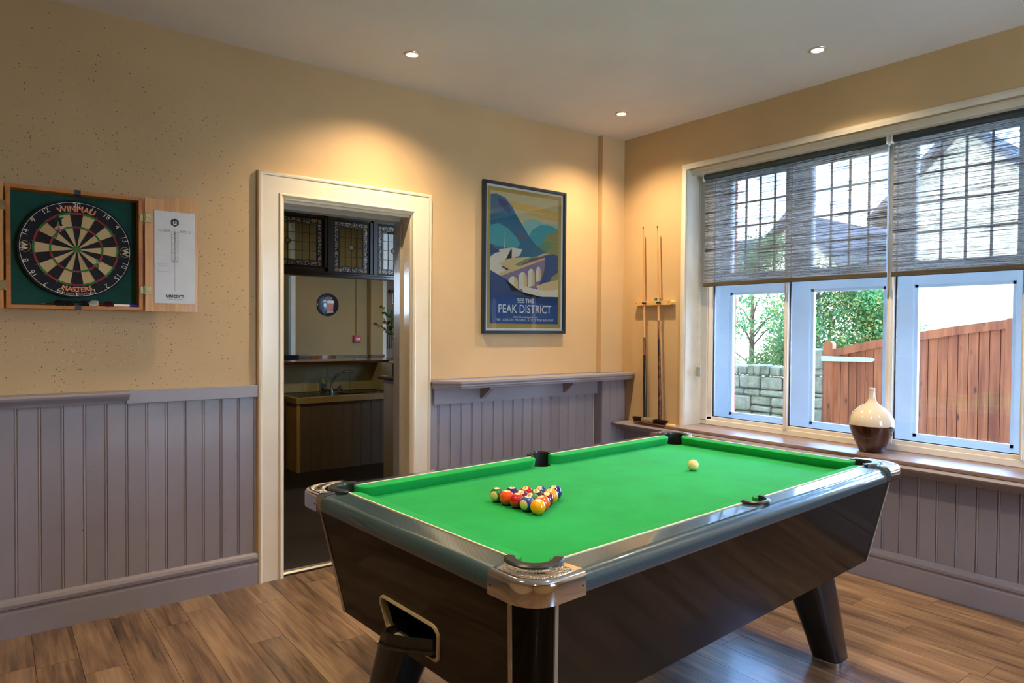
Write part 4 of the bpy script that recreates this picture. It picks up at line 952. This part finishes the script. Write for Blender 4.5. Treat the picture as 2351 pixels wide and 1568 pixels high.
b = B(); tube(b, [SP(.01, -.01) @ V(p) for p in ((-.038, .04, .004), (-.07, .045, .004), (-.092, .02, .004), (-.09, -.02, .004), (-.06, -.055, .004), (-.036, -.066, .004))], .006, 8); obj('mug_handle', b, plain('pale_glass_paint', rgb(150, 160, 190), .3), bs, smooth=True)
b = B(); prism(b, [(-.045, -.105), (.060, -.100), (.058, -.084), (-.042, -.088)], .001, .004, SP(.01, -.012)); obj('mug_base', b, plain('gold_foot', rgb(176, 140, 76), .3), bs)
b = B(); text(b, 'BEER', lambda v: V(((.092+v.y)*math.sin(v.x/.092), -.046, (.092+v.y)*math.cos(v.x/.092))), .052, offset=.001); obj('lettering', b, plain('faded_pink_letters', rgb(190, 150, 150), .5), bs)
# sink unit
sk = thing('sink_unit', 'low boarded sink counter with steel sink, seen through the doorway', 'sink', (-1.2, 2.88, 0))
CR = plain('cream_yellow_paint', rgb(196, 158, 96), .45); GB = dado_mat('dark_grey_board_paint', rgb(112, 98, 82), False); LAM = plain('beige_laminate_edge', rgb(176, 152, 108), .35)
L_ = lambda x, y, z: (x+1.2, y-2.88, z)
mB = board_mesh(.108, .665); mB.materials.clear(); mB.materials.append(GB)
for i in range(9):
    o = bpy.data.objects.new('front_board', mB); C.objects.link(o); o.parent = sk; o.matrix_local = Matrix.Translation((-1.640+i*.108+1.2, 2.635-2.88, 0)) @ FA
obj('side_panel', bx(-.470, -.445, -.255, .245, 0, .668), CR, sk)
obj('corner_post', bx(-.472, -.437, -.262, -.232, 0, .668, .003), CR, sk)
b = B(); ctp = [(-.478, -.272), (.53, -.272), (.53, .245), (-.478, .245)]
prism(b, ctp, .670, .724); obj('worktop', b, LAM, sk)
STL = plain('brushed_steel', rgb(120, 120, 112), .28, 1, vary=.06, nscale=40)
b = B(); box(b, -.44, .50, -.20, .22, .724, .728)
for x in [(-.40+.05*k) for k in range(6)]: box(b, x, x+.012, -.15, .17, .728, .731)
obj('drainer', b, STL, sk)
bw = []; b = B()
def oval(cx, cy, rx, ry, n=28): return [(cx+rx*math.copysign(abs(math.cos(2*PI*k/n))**.6, math.cos(2*PI*k/n)), cy+ry*math.copysign(abs(math.sin(2*PI*k/n))**.6, math.sin(2*PI*k/n))) for k in range(n)]
ro_, ri_ = oval(.27, .0, .20, .15), oval(.27, .0, .185, .135); lo_ = oval(.27, .0, .15, .11)
A_ = [b.verts.new((x, y, .7345)) for x, y in ro_]; D_ = [b.verts.new((x, y, .7345)) for x, y in ri_]; E_ = [b.verts.new((x, y, .7295)) for x, y in lo_]; F_ = [b.verts.new((x, y, .7285)) for x, y in ro_]
for k in range(28):
    j = (k+1) % 28; b.faces.new([A_[k], A_[j], D_[j], D_[k]]); b.faces.new([D_[k], D_[j], E_[j], E_[k]]); b.faces.new([F_[k], F_[j], A_[j], A_[k]])
b.faces.new(E_); obj('basin', b, plain('dark_steel_bowl', rgb(60, 60, 52), .25, 1), sk, smooth=True)
tp = thing('mixer_tap', 'chrome swan-neck mixer tap with two handles on the sink', 'tap', (-1.165, 3.0, .7285))
pts_ = [(0, 0, .02), (0, 0, .08), (.01, -.01, .12), (.035, -.03, .165), (.08, -.05, .205), (.13, -.07, .222), (.185, -.085, .222), (.20, -.088, .215)]
obj('spout', tube(B(), pts_, [.016, .014, .012, .0115, .011, .011, .012, .013], 12), CHROME, tp, smooth=True)
obj('tap_body', rod(rod(B(), (-.07, 0, .025), (.07, 0, .025), .014, seg=14), (0, 0, 0), (0, 0, .035), .022, .016, 16), CHROME, tp, smooth=True)
for s in (-1, 1): obj('tap_handle', lathe(B(), [(0, 0), (.012, 0), (.014, .015), (.024, .03), (.024, .05), (.012, .056), (0, .056)], 14, frame_to((s*.065, 0, .028), (s*.8, -.3, .45))), CHROME, tp, smooth=True)
sb = thing('soap_bottle', 'clear soap dispenser bottle beside the mixer tap', 'bottle', (-1.235, 3.055, .729))
obj('bottle', lathe(B(), [(0, 0), (.034, 0), (.036, .01), (.035, .05), (.038, .09), (.03, .125), (.014, .14), (.012, .15)], 20), plain('green_soap_liquid', rgb(110, 128, 96), .12, coat=.6), sb, smooth=True)
obj('pump', rod(rod(B(), (0, 0, .15), (0, 0, .178), .008, seg=10), (0, 0, .175), (.035, -.01, .178), .006, .005, 8), plain('clear_pump', rgb(150, 160, 140), .3), sb); obj('label', prism(B(), [(.036*math.sin(t), -.0385*math.cos(t)) for t in [k*.15-.6 for k in range(9)]]+[(.034*math.sin(t), -.036*math.cos(t)) for t in [.6-k*.15 for k in range(9)]], .04, .09), plain('blue_label', rgb(40, 70, 130), .4), sb)
# bar with tiled back
br2 = thing('bar_counter', 'dark polished bar top over a cream tiled splashback, beyond the doorway', 'bar', (-1.5, 3.2, 0))
MAH = wood('dark_mahogany', rgb(56, 28, 20), rgb(92, 50, 34), 'x', 40, .18, .6)
TILE = plain('cream_splash_tile', rgb(176, 172, 136), .15, vary=.04, coat=.4)
b = prism(B(), [(-1.3, -.22), (.93, -.22), (.93, -.75), (1.36, -.75), (1.36, .26), (-1.3, .26)], 1.030, 1.056); obj('bar_top', b, MAH, br2)
obj('bar_wall', prism(B(), [(-.15, -.045), (.875, -.045), (.875, -.70), (1.2, -.70), (1.2, .10), (-.15, .10)], 0, 1.03), plain('tile_grout', rgb(150, 146, 118), .8), br2)
for x0, x1 in ((-.145, .094), (.097, .349), (.352, .609), (.612, .869)): obj('tile', bx(x0, x1, -.055, -.045, .73, 1.026, .002), TILE, br2)
for y0, y1 in ((-.30, -.058), (-.55, -.303), (-.70, -.553)): obj('tile', bx(.865, .875, y0, y1, .73, 1.026, .002), TILE, br2)
dk = thing('dark_cabinet', 'tall black under-bar cabinet left of the sink unit', 'cabinet', (-2.2, 2.93, 0)); BK = plain('black_cabinet', rgb(12, 17, 26), .4)
obj('carcass', bx(-.6, .455, -.05, .08, 0, 1.028), BK, dk)
for x0, x1 in ((-.6, -.075), (-.07, .450)): obj('cabinet_door', bx(x0, x1, -.07, -.051, .06, 1.0, .003), BK, dk)
obj('post', bx(.458, .515, -.06, .08, 0, .70), plain('dark_olive_post', rgb(70, 58, 40), .5), dk)
# raised service counter right
sc = thing('service_counter', 'grey counter with a dark bullnosed top at the right of the doorway view', 'counter', (-1.2, 1.2, 0))
obj('counter_side', bx(.02, .62, -.75, .57, 0, .940), plain('warm_grey_panel', rgb(164, 152, 136), .5, vary=.04), sc); obj('counter_top', bx(-.0, .66, -.80, .66, .940, .972, .012), MAH, sc)
cbx = thing('cream_box', 'small cream appliance with a black front on the service counter', 'box', (-1.04, 1.60, .972))
obj('body', bx(-.10, .12, -.22, .04, 0, .115, .008), plain('cream_plastic', rgb(190, 184, 150), .4), cbx); obj('lid', bx(-.115, .12, -.24, .13, .118, .140, .008), plain('cream_lid', rgb(196, 190, 160), .35), cbx); obj('front', bx(-.09, .10, .041, .11, 0, .116, .004), BLACK, cbx)
# leaded screen over the bar
sc2 = thing('leaded_glass_screen', 'dark brown screen of leaded glass lights hung above the bar', 'screen', (-.9, 3.1, 1.945))
o = obj('header_rail', bx(-1.9, 2.3, -.05, .08, .675, .964), DARKW, sc2)
b = B(); box(b, -1.9, 2.3, -.05, .09, 0, .030, .003); box(b, -1.9, 2.3, -.035, .07, .030, .052, .004); obj('bottom_rail', b, DARKW, sc2)
LEAD = plain('lead_came', rgb(26, 28, 30), .5, .3); PATN = N('painted_border_glass'); PAT = PATN.set(PATN.ramp(PATN.noise(70, PATN.co((1, 1, 1), True), 1), [(.40, rgb(40, 26, 16)), (.44, rgb(150, 84, 44)), (.50, rgb(190, 130, 80)), (.54, rgb(226, 208, 176))]), .4); PATC = plain('painted_corner_glass', rgb(206, 160, 92), .4, vary=.2, nscale=80); BLUEG = plain('pale_green_slip_glass', rgb(130, 150, 136), .3)
CLR = glass('amber_tinted_pane', (.92, .86, .72, 1), .04); ROND = plain('glass_roundel', rgb(196, 186, 160), .05, coat=.8)
def light(x0, x1, z0, z1, nc, nr, ncb, nrb):
    """x0..z1 in screen space, relative to the screen empty"""
    lt = sc2; bw_ = .044; sw = .013
    x0 += .9; x1 += .9; z0 -= 1.945; z1 -= 1.945
    b = B(); box(b, x0-.02, x0, -.012, .012, z0-.02, z1+.02); box(b, x1, x1+.02, -.012, .012, z0-.02, z1+.02); box(b, x0, x1, -.012, .012, z0-.02, z0); box(b, x0, x1, -.012, .012, z1, z1+.02)
    fr = obj('light_frame', b, LEAD, lt)
    def ln(a, b_, c, d): box(b2, a, b_, -.006, .006, c, d)
    b2 = B(); w = .0035
    for q in (x0+bw_, x1-bw_, x0+bw_+sw, x1-bw_-sw): ln(q-w/2, q+w/2, z0+(bw_ if abs(q-x0-bw_) > .001 and abs(q-x1+bw_) > .001 else 0), z1-(bw_ if abs(q-x0-bw_) > .001 and abs(q-x1+bw_) > .001 else 0))
    for q in (z0+bw_, z1-bw_, z0+bw_+sw, z1-bw_-sw): ln(x0 if abs(q-z0-bw_) < .001 or abs(q-z1+bw_) < .001 else x0+bw_, x1 if abs(q-z0-bw_) < .001 or abs(q-z1+bw_) < .001 else x1-bw_, q-w/2, q+w/2)
    ix0, ix1, iz0, iz1 = x0+bw_+sw, x1-bw_-sw, z0+bw_+sw, z1-bw_-sw
    for k in range(1, nc): xx = ix0+(ix1-ix0)*k/nc; ln(xx-w/2, xx+w/2, iz0, iz1)
    for k in range(1, nr): zz = iz0+(iz1-iz0)*k/nr; ln(ix0, ix1, zz-w/2, zz+w/2)
    for k in range(1, nc+1): xx = ix0+(ix1-ix0)*(k-.5)/nc; ln(xx-w/2, xx+w/2, z0+bw_, z0+bw_+sw); ln(xx-w/2, xx+w/2, z1-bw_-sw, z1-bw_)
    for k in range(1, nr+1): zz = iz0+(iz1-iz0)*(k-.5)/nr; ln(x0+bw_, x0+bw_+sw, zz-w/2, zz+w/2); ln(x1-bw_-sw, x1-bw_, zz-w/2, zz+w/2)
    for k in range(1, ncb): xx = x0+bw_+(x1-x0-2*bw_)*k/ncb; ln(xx-w/2, xx+w/2, z0, z0+bw_); ln(xx-w/2, xx+w/2, z1-bw_, z1)
    for k in range(1, nrb): zz = z0+bw_+(z1-z0-2*bw_)*k/nrb; ln(x0, x0+bw_, zz-w/2, zz+w/2); ln(x1-bw_, x1, zz-w/2, zz+w/2)
    cx, cz = (ix0+ix1)/2, (iz0+iz1)/2; tube(b2, [V((cx+.028*math.cos(2*PI*k/20), 0, cz+.028*math.sin(2*PI*k/20))) for k in range(21)], .004, 6)
    obj('lead_came', b2, LEAD, fr)
    for k in range(nc):
        for j in range(nr):
            a0 = ix0+(ix1-ix0)*k/nc; a1 = ix0+(ix1-ix0)*(k+1)/nc; c0 = iz0+(iz1-iz0)*j/nr; c1 = iz0+(iz1-iz0)*(j+1)/nr; obj('pane', bx(a0, a1, -.0015, .0015, c0, c1), CLR, fr)
    for k in range(ncb):
        a0 = x0+bw_+(x1-x0-2*bw_)*k/ncb; a1 = x0+bw_+(x1-x0-2*bw_)*(k+1)/ncb
        for c0, c1 in ((z0, z0+bw_), (z1-bw_, z1)): obj('border_pane', bx(a0+.003, a1-.003, -.002, .002, c0+.003, c1-.003), PAT, fr)
    for k in range(nrb):
        c0 = z0+bw_+(z1-z0-2*bw_)*k/nrb; c1 = z0+bw_+(z1-z0-2*bw_)*(k+1)/nrb
        for a0, a1 in ((x0, x0+bw_), (x1-bw_, x1)): obj('border_pane', bx(a0+.003, a1-.003, -.002, .002, c0+.003, c1-.003), PAT, fr)
    for a0 in (x0, x1-bw_):
        for c0 in (z0, z1-bw_): obj('corner_pane', bx(a0+.004, a0+bw_-.004, -.003, .003, c0+.004, c0+bw_-.004), PATC, fr)
    b3 = B()
    for q in (z0+bw_, z1-bw_-sw): box(b3, x0+bw_, x1-bw_, -.001, .001, q+.003, q+sw-.003)
    for q in (x0+bw_, x1-bw_-sw): box(b3, q+.003, q+sw-.003, -.001, .001, z0+bw_, z1-bw_)
    obj('slip_pane', b3, BLUEG, fr)
    obj('roundel', lathe(B(), [(0, .012), (.015, .009), (.025, .002), (.025, -.002), (0, -.002)], 24, Matrix.Translation((cx, 0, cz)) @ Matrix.Rotation(PI/2, 4, 'X')), ROND, fr, smooth=True)
light(-1.955, -1.232, 2.055, 2.540, 8, 4, 8, 4); light(-1.092, -.707, 2.008, 2.543, 4, 4, 4, 5); light(-.580, -.195, 2.010, 2.543, 4, 4, 4, 5)
for x0, x1 in ((-1.18, -1.114), (-.655, -.603), (-.15, -.09), (-2.07, -2.0)): obj('post', bx(x0+.9, x1+.9, -.04, .07, .05, .68, .003), DARKW, sc2)
b = B()
for x0, x1, z0, z1 in ((-2.0, -1.975, 2.0, 2.62), (-1.212, -1.18, 2.0, 2.62), (-1.114, -1.112, 2, 2.62), (-.687, -.655, 1.99, 2.62), (-.603, -.600, 2, 2.62), (-.175, -.15, 2.0, 2.62)): box(b, x0+.9, x1+.9, -.03, .05, z0-1.945, z1-1.945)
for x0, x1, z0, z1 in ((-2.0, -1.18, 1.99, 2.035), (-2.0, -1.18, 2.56, 2.63), (-1.114, -.655, 1.95, 1.988), (-1.114, -.655, 2.563, 2.63), (-.603, -.15, 1.95, 1.990), (-.603, -.15, 2.563, 2.63)): box(b, x0+.9, x1+.9, -.03, .05, z0-1.945, z1-1.945)
obj('inner_frame', b, DARKW, sc2)
# exit sign, door, grille
dr2 = tag(bpy.data.objects.new('door_2', None), kind='structure'); C.objects.link(dr2); dr2.location = (1.12, 5.49, 0)
obj('leaf', bx(-.40, .28, -.03, 0, 0, 2.2), plain('brown_door', rgb(120, 98, 74), .5, vary=.04), dr2); obj('door_closer', bx(-.36, -.14, -.09, -.03, 1.94, 1.985, .004), BLACK, dr2)
b = B()
for k in range(8): box(b, -.37+.035*k, -.367+.035*k, -.04, -.03, 1.10, 1.42)
for k in range(9): box(b, -.375, -.11, -.042, -.032, 1.10+.04*k, 1.103+.04*k)
obj('grille', b, BLACK, dr2, kind='stuff')
es_ = thing('exit_sign', 'green exit sign on the brown door behind the plant', 'sign', (.96, 5.455, 1.86)); obj('plate', bx(-.13, .13, -.004, 0, -.085, .085), INKW, es_); obj('face', bx(-.122, .122, -.006, -.003, -.077, .077), plain('exit_green', rgb(10, 60, 40), .4), es_); b = B(); text(b, 'Exit', atx(Matrix.Translation((-.0, -.0066, -.03)) @ TXZ), .11, offset=.001); obj('lettering', b, INKW, es_)
# vase with eucalyptus
ev = thing('tall_glass_vase', 'tall pale teal vase standing on the bar at the right', 'vase', (-.285, 3.24, 1.056)); obj('body', lathe(B(), [(0, 0), (.030, 0), (.032, .006), (.026, .12), (.022, .235), (.024, .24), (.020, .236), (.022, .12)], 24), plain('teal_glass', rgb(140, 176, 160), .12, coat=.6), ev, smooth=True)
pl = thing('eucalyptus_stems', 'leafy green eucalyptus stems in the tall teal vase', 'plant', (-.285, 3.24, 1.20)); LEAFM = [plain('leaf_green_a', rgb(92, 120, 66), .6, vary=.2), plain('leaf_green_b', rgb(140, 156, 96), .6, vary=.2)]
rr = random.Random(5); bst = B(); ml = [];
lm = []
for mi in range(2):
    b = B(); b.faces.new([b.verts.new(V((.020*math.cos(2*PI*k/9), .020+.022*math.sin(2*PI*k/9), .003*math.cos(4*PI*k/9)))) for k in range(9)]); m = bpy.data.meshes.new('leaf'); b.to_mesh(m); b.free(); m.materials.append(LEAFM[mi]); lm.append(m)
for (dx, dy, hz) in ((-.20, -.05, .50), (-.22, .0, .28), (-.13, -.1, .42), (-.05, -.05, .40), (.05, -.05, .46), (-.12, .05, .33), (.12, 0, .40), (-.07, -.12, .30), (.02, .1, .36)):
    P_ = [V((dx*t*t, dy*t*t, hz*t*(1.0-.12*t))) for t in [k/8 for k in range(9)]]; obj('stem', tube(B(), P_, .0022, 5), plain('stem_green', rgb(80, 90, 50), .6), pl)
    for k in range(2, 9):
        for s in (0, 1):
            if k < 4 and s: continue
            o = bpy.data.objects.new('leaf', lm[rr.random() < .45]); C.objects.link(o); o.parent = pl; o.location = P_[k]; o.rotation_euler = (rr.uniform(-1.2, 1.4), rr.uniform(-.8, .8), rr.uniform(0, 6.28)); sc_ = rr.uniform(1.0, 1.6); o.scale = (sc_, sc_, sc_)
# chairs behind the bar
def chair(x, y, rz, lab, m, hgt):
    t = thing('bar_room_chair', lab, 'chair', (x, y, 0), rz, 'chairs behind the bar')
    for sx in (-1, 1):
        obj('leg', rod(B(), (sx*.19, -.19, 0), (sx*.17, -.17, .45), .014, .018), m, t, smooth=True); obj('leg', tube(B(), [(sx*.19, .22, 0), (sx*.18, .18, .45), (sx*.18, .22, hgt-.06)], .016, 8), m, t, smooth=True)
    obj('seat', prism(B(), arc(0, .0, .215, 0, 360, 20)[:-1], .44, .47), m, t)
    b = B(); p_ = arc(0, -.12, .40, 62, 118, 10); q_ = arc(0, -.12, .378, 118, 62, 10); prism(b, p_+q_, hgt-.11, hgt); obj('top_rail', b, m, t)
    b = B(); 
    for s in (-.08, 0, .08): rod(b, (s, .195, .46), (s, .262, hgt-.09), .008)
    obj('spindles', b, m, t, kind='stuff')
chair(-.46, 4.70, .06, 'brown wooden chair showing only its top rail above the bar', wood('brown_chair_wood', rgb(96, 52, 26), rgb(140, 82, 46), 'x', 40, .3, .3), 1.035)
chair(-1.05, 4.75, -.3, 'black chair at the left edge of the bar behind the doorframe', BLACK, 1.045)
for x, y, w_, la in ((-2.1, 1.5, 10, 'added unseen recessed ceiling spotlight just inside the doorway, over the service counter'), (-.6, 4.4, 4, 'added unseen recessed ceiling spotlight in front of the round beer sign'), (1.0, 4.2, 5, 'added unseen recessed ceiling spotlight in front of the brown door')):
    t = thing('added_bar_downlight', la, 'light', (x, y, H), group='added bar room spotlights'); obj('bulb', lathe(B(), [(0, -.002), (.035, -.002), (.04, .004)], 20), LED, t); lamp('SPOT', 'spot', (0, 0, -.02), w_*10*.5, (1, .75, .42), parent=t, spot_size=2.2, spot_blend=.6, shadow_soft_size=.03)  # lamps added to brighten the bar room, none of them visible
# ------------------------------------------------------------------ outdoors
obj('ground', bx(.6, 60, -30, 30, -.5, -.3), plain('driveway_gravel', rgb(176, 168, 154), .9, vary=.15, nscale=20), kind='structure')
GW = wood('orange_stained_gate_wood', rgb(132, 60, 26), rgb(190, 104, 56), 'z', 30, .6, 0, True, knots=11)
gt = thing('driveway_gate', 'orange-brown boarded wooden gate with a rising curved top, outside the window', 'gate', (2.5, -.45, -.22))
def gtop(y): return 1.236+.22+(-(y)-.06)*.26-.045*max(0, (-(y)-.06))**2 if True else 0
y_ = -.045; k = 0
while y_ > -1.46:
    y2 = y_-.0765; z1, z2 = gtop(y_)-.05, gtop(y2)-.05
    b = prism(B(), [(y_, .04), (y_, z1), (y2+.006, z2), (y2+.006, .04)], -.014, .006, Matrix(((0, 0, 1, 0), (1, 0, 0, 0), (0, 1, 0, 0), (0, 0, 0, 1)))); bmesh.ops.recalc_face_normals(b, faces=b.faces[:]); obj('board', b, GW, gt); y_ = y2
obj('backing', prism(B(), [(-.04, .05)]+[(-.04-1.42*k/8, gtop(-.04-1.42*k/8)-.06) for k in range(9)]+[(-1.46, .05)], .006, .012, Matrix(((0, 0, 1, 0), (1, 0, 0, 0), (0, 1, 0, 0), (0, 0, 0, 1)))), plain('dark_gate_joint', rgb(84, 40, 22), .8), gt)
b = B(); n = 16; yy_ = [-.03-(1.45)*k/n for k in range(n+1)]; MX = Matrix(((0, 0, 1, 0), (1, 0, 0, 0), (0, 1, 0, 0), (0, 0, 0, 1)))
prism(b, [(y, gtop(y)) for y in yy_]+[(y, gtop(y)-.075) for y in yy_[::-1]], -.030, .03, MX); bmesh.ops.recalc_face_normals(b, faces=b.faces[:]); obj('top_rail', b, GW, gt)
for y0, y1, zt_ in ((.045, -.045, 1.53), (-1.455, -1.52, 1.745)):
    b = prism(B(), [(y0, 0), (y0, zt_-.03)]+[((y0+y1)/2+(y0-y1)/2*math.cos(math.radians(a)), zt_-.03+.03*math.sin(math.radians(a))) for a in range(20, 161, 20)]+[(y1, zt_-.03), (y1, 0)], -.035, .035, MX); bmesh.ops.recalc_face_normals(b, faces=b.faces[:]); obj('stile', b, GW, gt)
obj('bottom_rail', bx(.007, .04, -1.46, -.04, .1, .25), GW, gt); obj('hinge_strap', prism(B(), [(.06, 1.335), (-.42, 1.345), (-.45, 1.365), (-.42, 1.385), (.06, 1.385)], -.045, -.036, MX), plain('white_hinge_paint', rgb(206, 212, 210), .4), gt)
# stone wall
def stone_mat():
    n = N('gritstone'); v = n.co(rnd=True); f = n.noise(6, v, 5, .7); col = n.ramp(f, [(.3, rgb(118, 116, 88)), (.5, rgb(166, 158, 126)), (.7, rgb(196, 186, 156))]); n.bump(n.noise(26, v, 6, .7), .7, .02); return n.set(col, .9)
STONE = stone_mat(); sw_ = thing('garden_wall', 'rough gritstone garden wall with upright coping stones, outside the window', 'wall', (2.5, 0, -.3))
obj('core', bx(.03, .25, -.39, 3.0, 0, 1.20), plain('dark_joint', rgb(96, 92, 78), .95), sw_)
def stone(y0, y1, z0, z1, x0=0.0, dpt=.09):
    b = B(); bmesh.ops.create_cube(b, size=1, matrix=Matrix.Translation(((x0+dpt)/2+random.uniform(-.008, .008), (y0+y1)/2, (z0+z1)/2)) @ Matrix.Diagonal((dpt, abs(y1-y0)-.010, z1-z0-.010, 1)))
    bmesh.ops.bevel(b, geom=b.edges[:], offset=min(.018, (z1-z0)*.25), segments=1, affect='EDGES')
    for v in b.verts: v.co += V((random.uniform(-.006, .006), random.uniform(-.005, .005), random.uniform(-.005, .005)))
    obj('stone', b, STONE, sw_)
rs = random.Random(11); z = .25
while z < 1.2:
    h = rs.choice([.05, .075, .12, .17]); h = min(h, 1.225-z); y = -.19
    if 1.225-z-h < .04: h = 1.225-z
    while y < 1.9:
        w = rs.uniform(.10, .30)
        if h > .09 and rs.random() < .45: q_ = rs.uniform(.35, .65); stone(y, y+w, z, z+h*q_); stone(y, y+w, z+h*q_, z+h)
        else: stone(y, y+w, z, z+h)
        y += w
    z += h
y = -.19
while y < 1.9: w = rs.uniform(.08, .14); stone(y, y+w, 1.225, 1.34+rs.uniform(-.012, .02), -.01, .12); y += w
z = .25
for h in (.16, .10, .22, .20, .12, .04, .17, .06, .22): 
    if h == .10: stone(-.40, -.30, z, z+h, -.02); stone(-.30, -.19, z, z+h, -.02)
    else: stone(-.40, -.19, z, z+h, -.02)
    z += h
# trees
def tree(x, y, z0, hgt, rad, label, n, seed, ragged=.0):
    t = thing('evergreen_tree', label, 'tree', (x, y, -.3), group='evergreens behind the garden wall'); rg = random.Random(seed); b = B(); cols = []
    lay = b.loops.layers.float_color.new('Col')
    tr = B(); tube(tr, [(0, 0, 0), (.03, .02, hgt*.5), (0, 0, hgt*.95)], [.05, .035, .01], 8)
    blobs = []
    for i in range(26):
        a = rg.uniform(0, 6.28); zz = rg.uniform(z0, hgt); rr_ = rad*(1-.55*(zz-z0)/(hgt-z0+.01))*rg.uniform(.35, 1.0); c = V((rr_*math.cos(a), rr_*math.sin(a), zz)); blobs.append((c, rg.uniform(.16, .30)*(1-ragged*.4))); tube(tr, [(0, 0, max(.1, zz-.25)), c*.6+V((0, 0, zz*.4-.05)), c], [.012, .008, .004], 5)
    for i in range(n):
        c, r = rg.choice(blobs); d = V((rg.gauss(0, 1), rg.gauss(0, 1), rg.gauss(0, .8))).normalized(); p = c+d*r*rg.uniform(.55, 1.05); s = rg.uniform(.010, .022)
        e1 = V((rg.gauss(0, 1), rg.gauss(0, 1), rg.gauss(0, 1))).normalized(); e2 = e1.cross(d+V((.01, 0, 0))).normalized(); q = (e1+d*.6).normalized()
        v4 = [b.verts.new(p), b.verts.new(p+q*s+e2*s*.7), b.verts.new(p+q*s*2.4), b.verts.new(p+q*s-e2*s*.7)]; f = b.faces.new(v4)
        k = rg.random(); col = (.05+.09*k, .16+.16*k, .06+.05*k, 1) if rg.random() < .82 else (.30, .30, .08, 1)
        for l in f.loops: l[lay] = col
    obj('foliage', b, FOL, t, kind='stuff'); obj('trunk', tr, plain('bark', rgb(92, 76, 60), .9), t)
def fol():
    n = N('conifer_foliage'); a = n.n('VertexColor'); a.layer_name = 'Col'; d = n.n('BsdfDiffuse'); t = n.n('BsdfTranslucent'); n.l(a.outputs[0], d.inputs[0]); n.l(a.outputs[0], t.inputs[0]); m = n.n('MixShader'); m.inputs[0].default_value = .4; n.l(d.outputs[0], m.inputs[1]); n.l(t.outputs[0], m.inputs[2]); n.l(m.outputs[0], n.o.inputs[0]); return n.m
FOL = fol()
tree(3.5, 1.05, 1.15, 2.75, .55, 'open branching evergreen seen in the left pane above the wall', 7000, 3, .3)
tree(3.4, .15, 1.3, 2.35, .55, 'dense green conifer in the middle pane above the gate hinge', 12000, 4)
tree(3.7, -.42, 1.2, 2.3, .50, 'dense conifer right of the middle one, behind the gate', 11000, 8)
tree(3.9, 2.2, 1.1, 2.9, .6, 'evergreen at the far left behind the garden wall', 6000, 9)
# houses
HW = plain('cream_render', rgb(238, 222, 188), .8, vary=.03); RF = plain('grey_slate_roof', rgb(96, 92, 96), .7, vary=.15, nscale=12)
def house(x, y, w, eave, apex, lab, depth=6):
    t = thing('house', lab, 'house', (x, y, -.3), group=None); MXh = MX
    obj('walls', prism(B(), [(-w/2, 0), (-w/2, eave), (0, apex), (w/2, eave), (w/2, 0)], 0, depth, MXh), HW, t)
    for s in (-1, 1):
        e = .3; sl = (apex-eave)/(w/2); obj('roof_slope', prism(B(), [(0, apex+.02), (s*(w/2+e), eave-e*sl+.02), (s*(w/2+e), eave-e*sl+.16), (0, apex+.18)], -.35, depth+.2, MXh), RF, t)
house(12, 1.65, 3.0, 4.4, 5.9, 'cream gabled house seen through the right-hand blind')
house(12, 5.4, 2.6, 3.2, 4.5, 'cream gabled house behind the conifers, seen through the left blind')
lw = thing('long_cream_building', 'long low cream rendered building behind the gate', 'building', (19.2, 1, -.3)); obj('walls', bx(0, 5, -14, 16, 0, 3.9), HW, lw); obj('roof', prism(B(), [(-.4, 3.8), (5.4, 3.8), (2.5, 5.6)], -14.3, 16.3, Matrix(((1, 0, 0, 0), (0, 0, 1, 0), (0, 1, 0, 0), (0, 0, 0, 1)))), RF, lw)
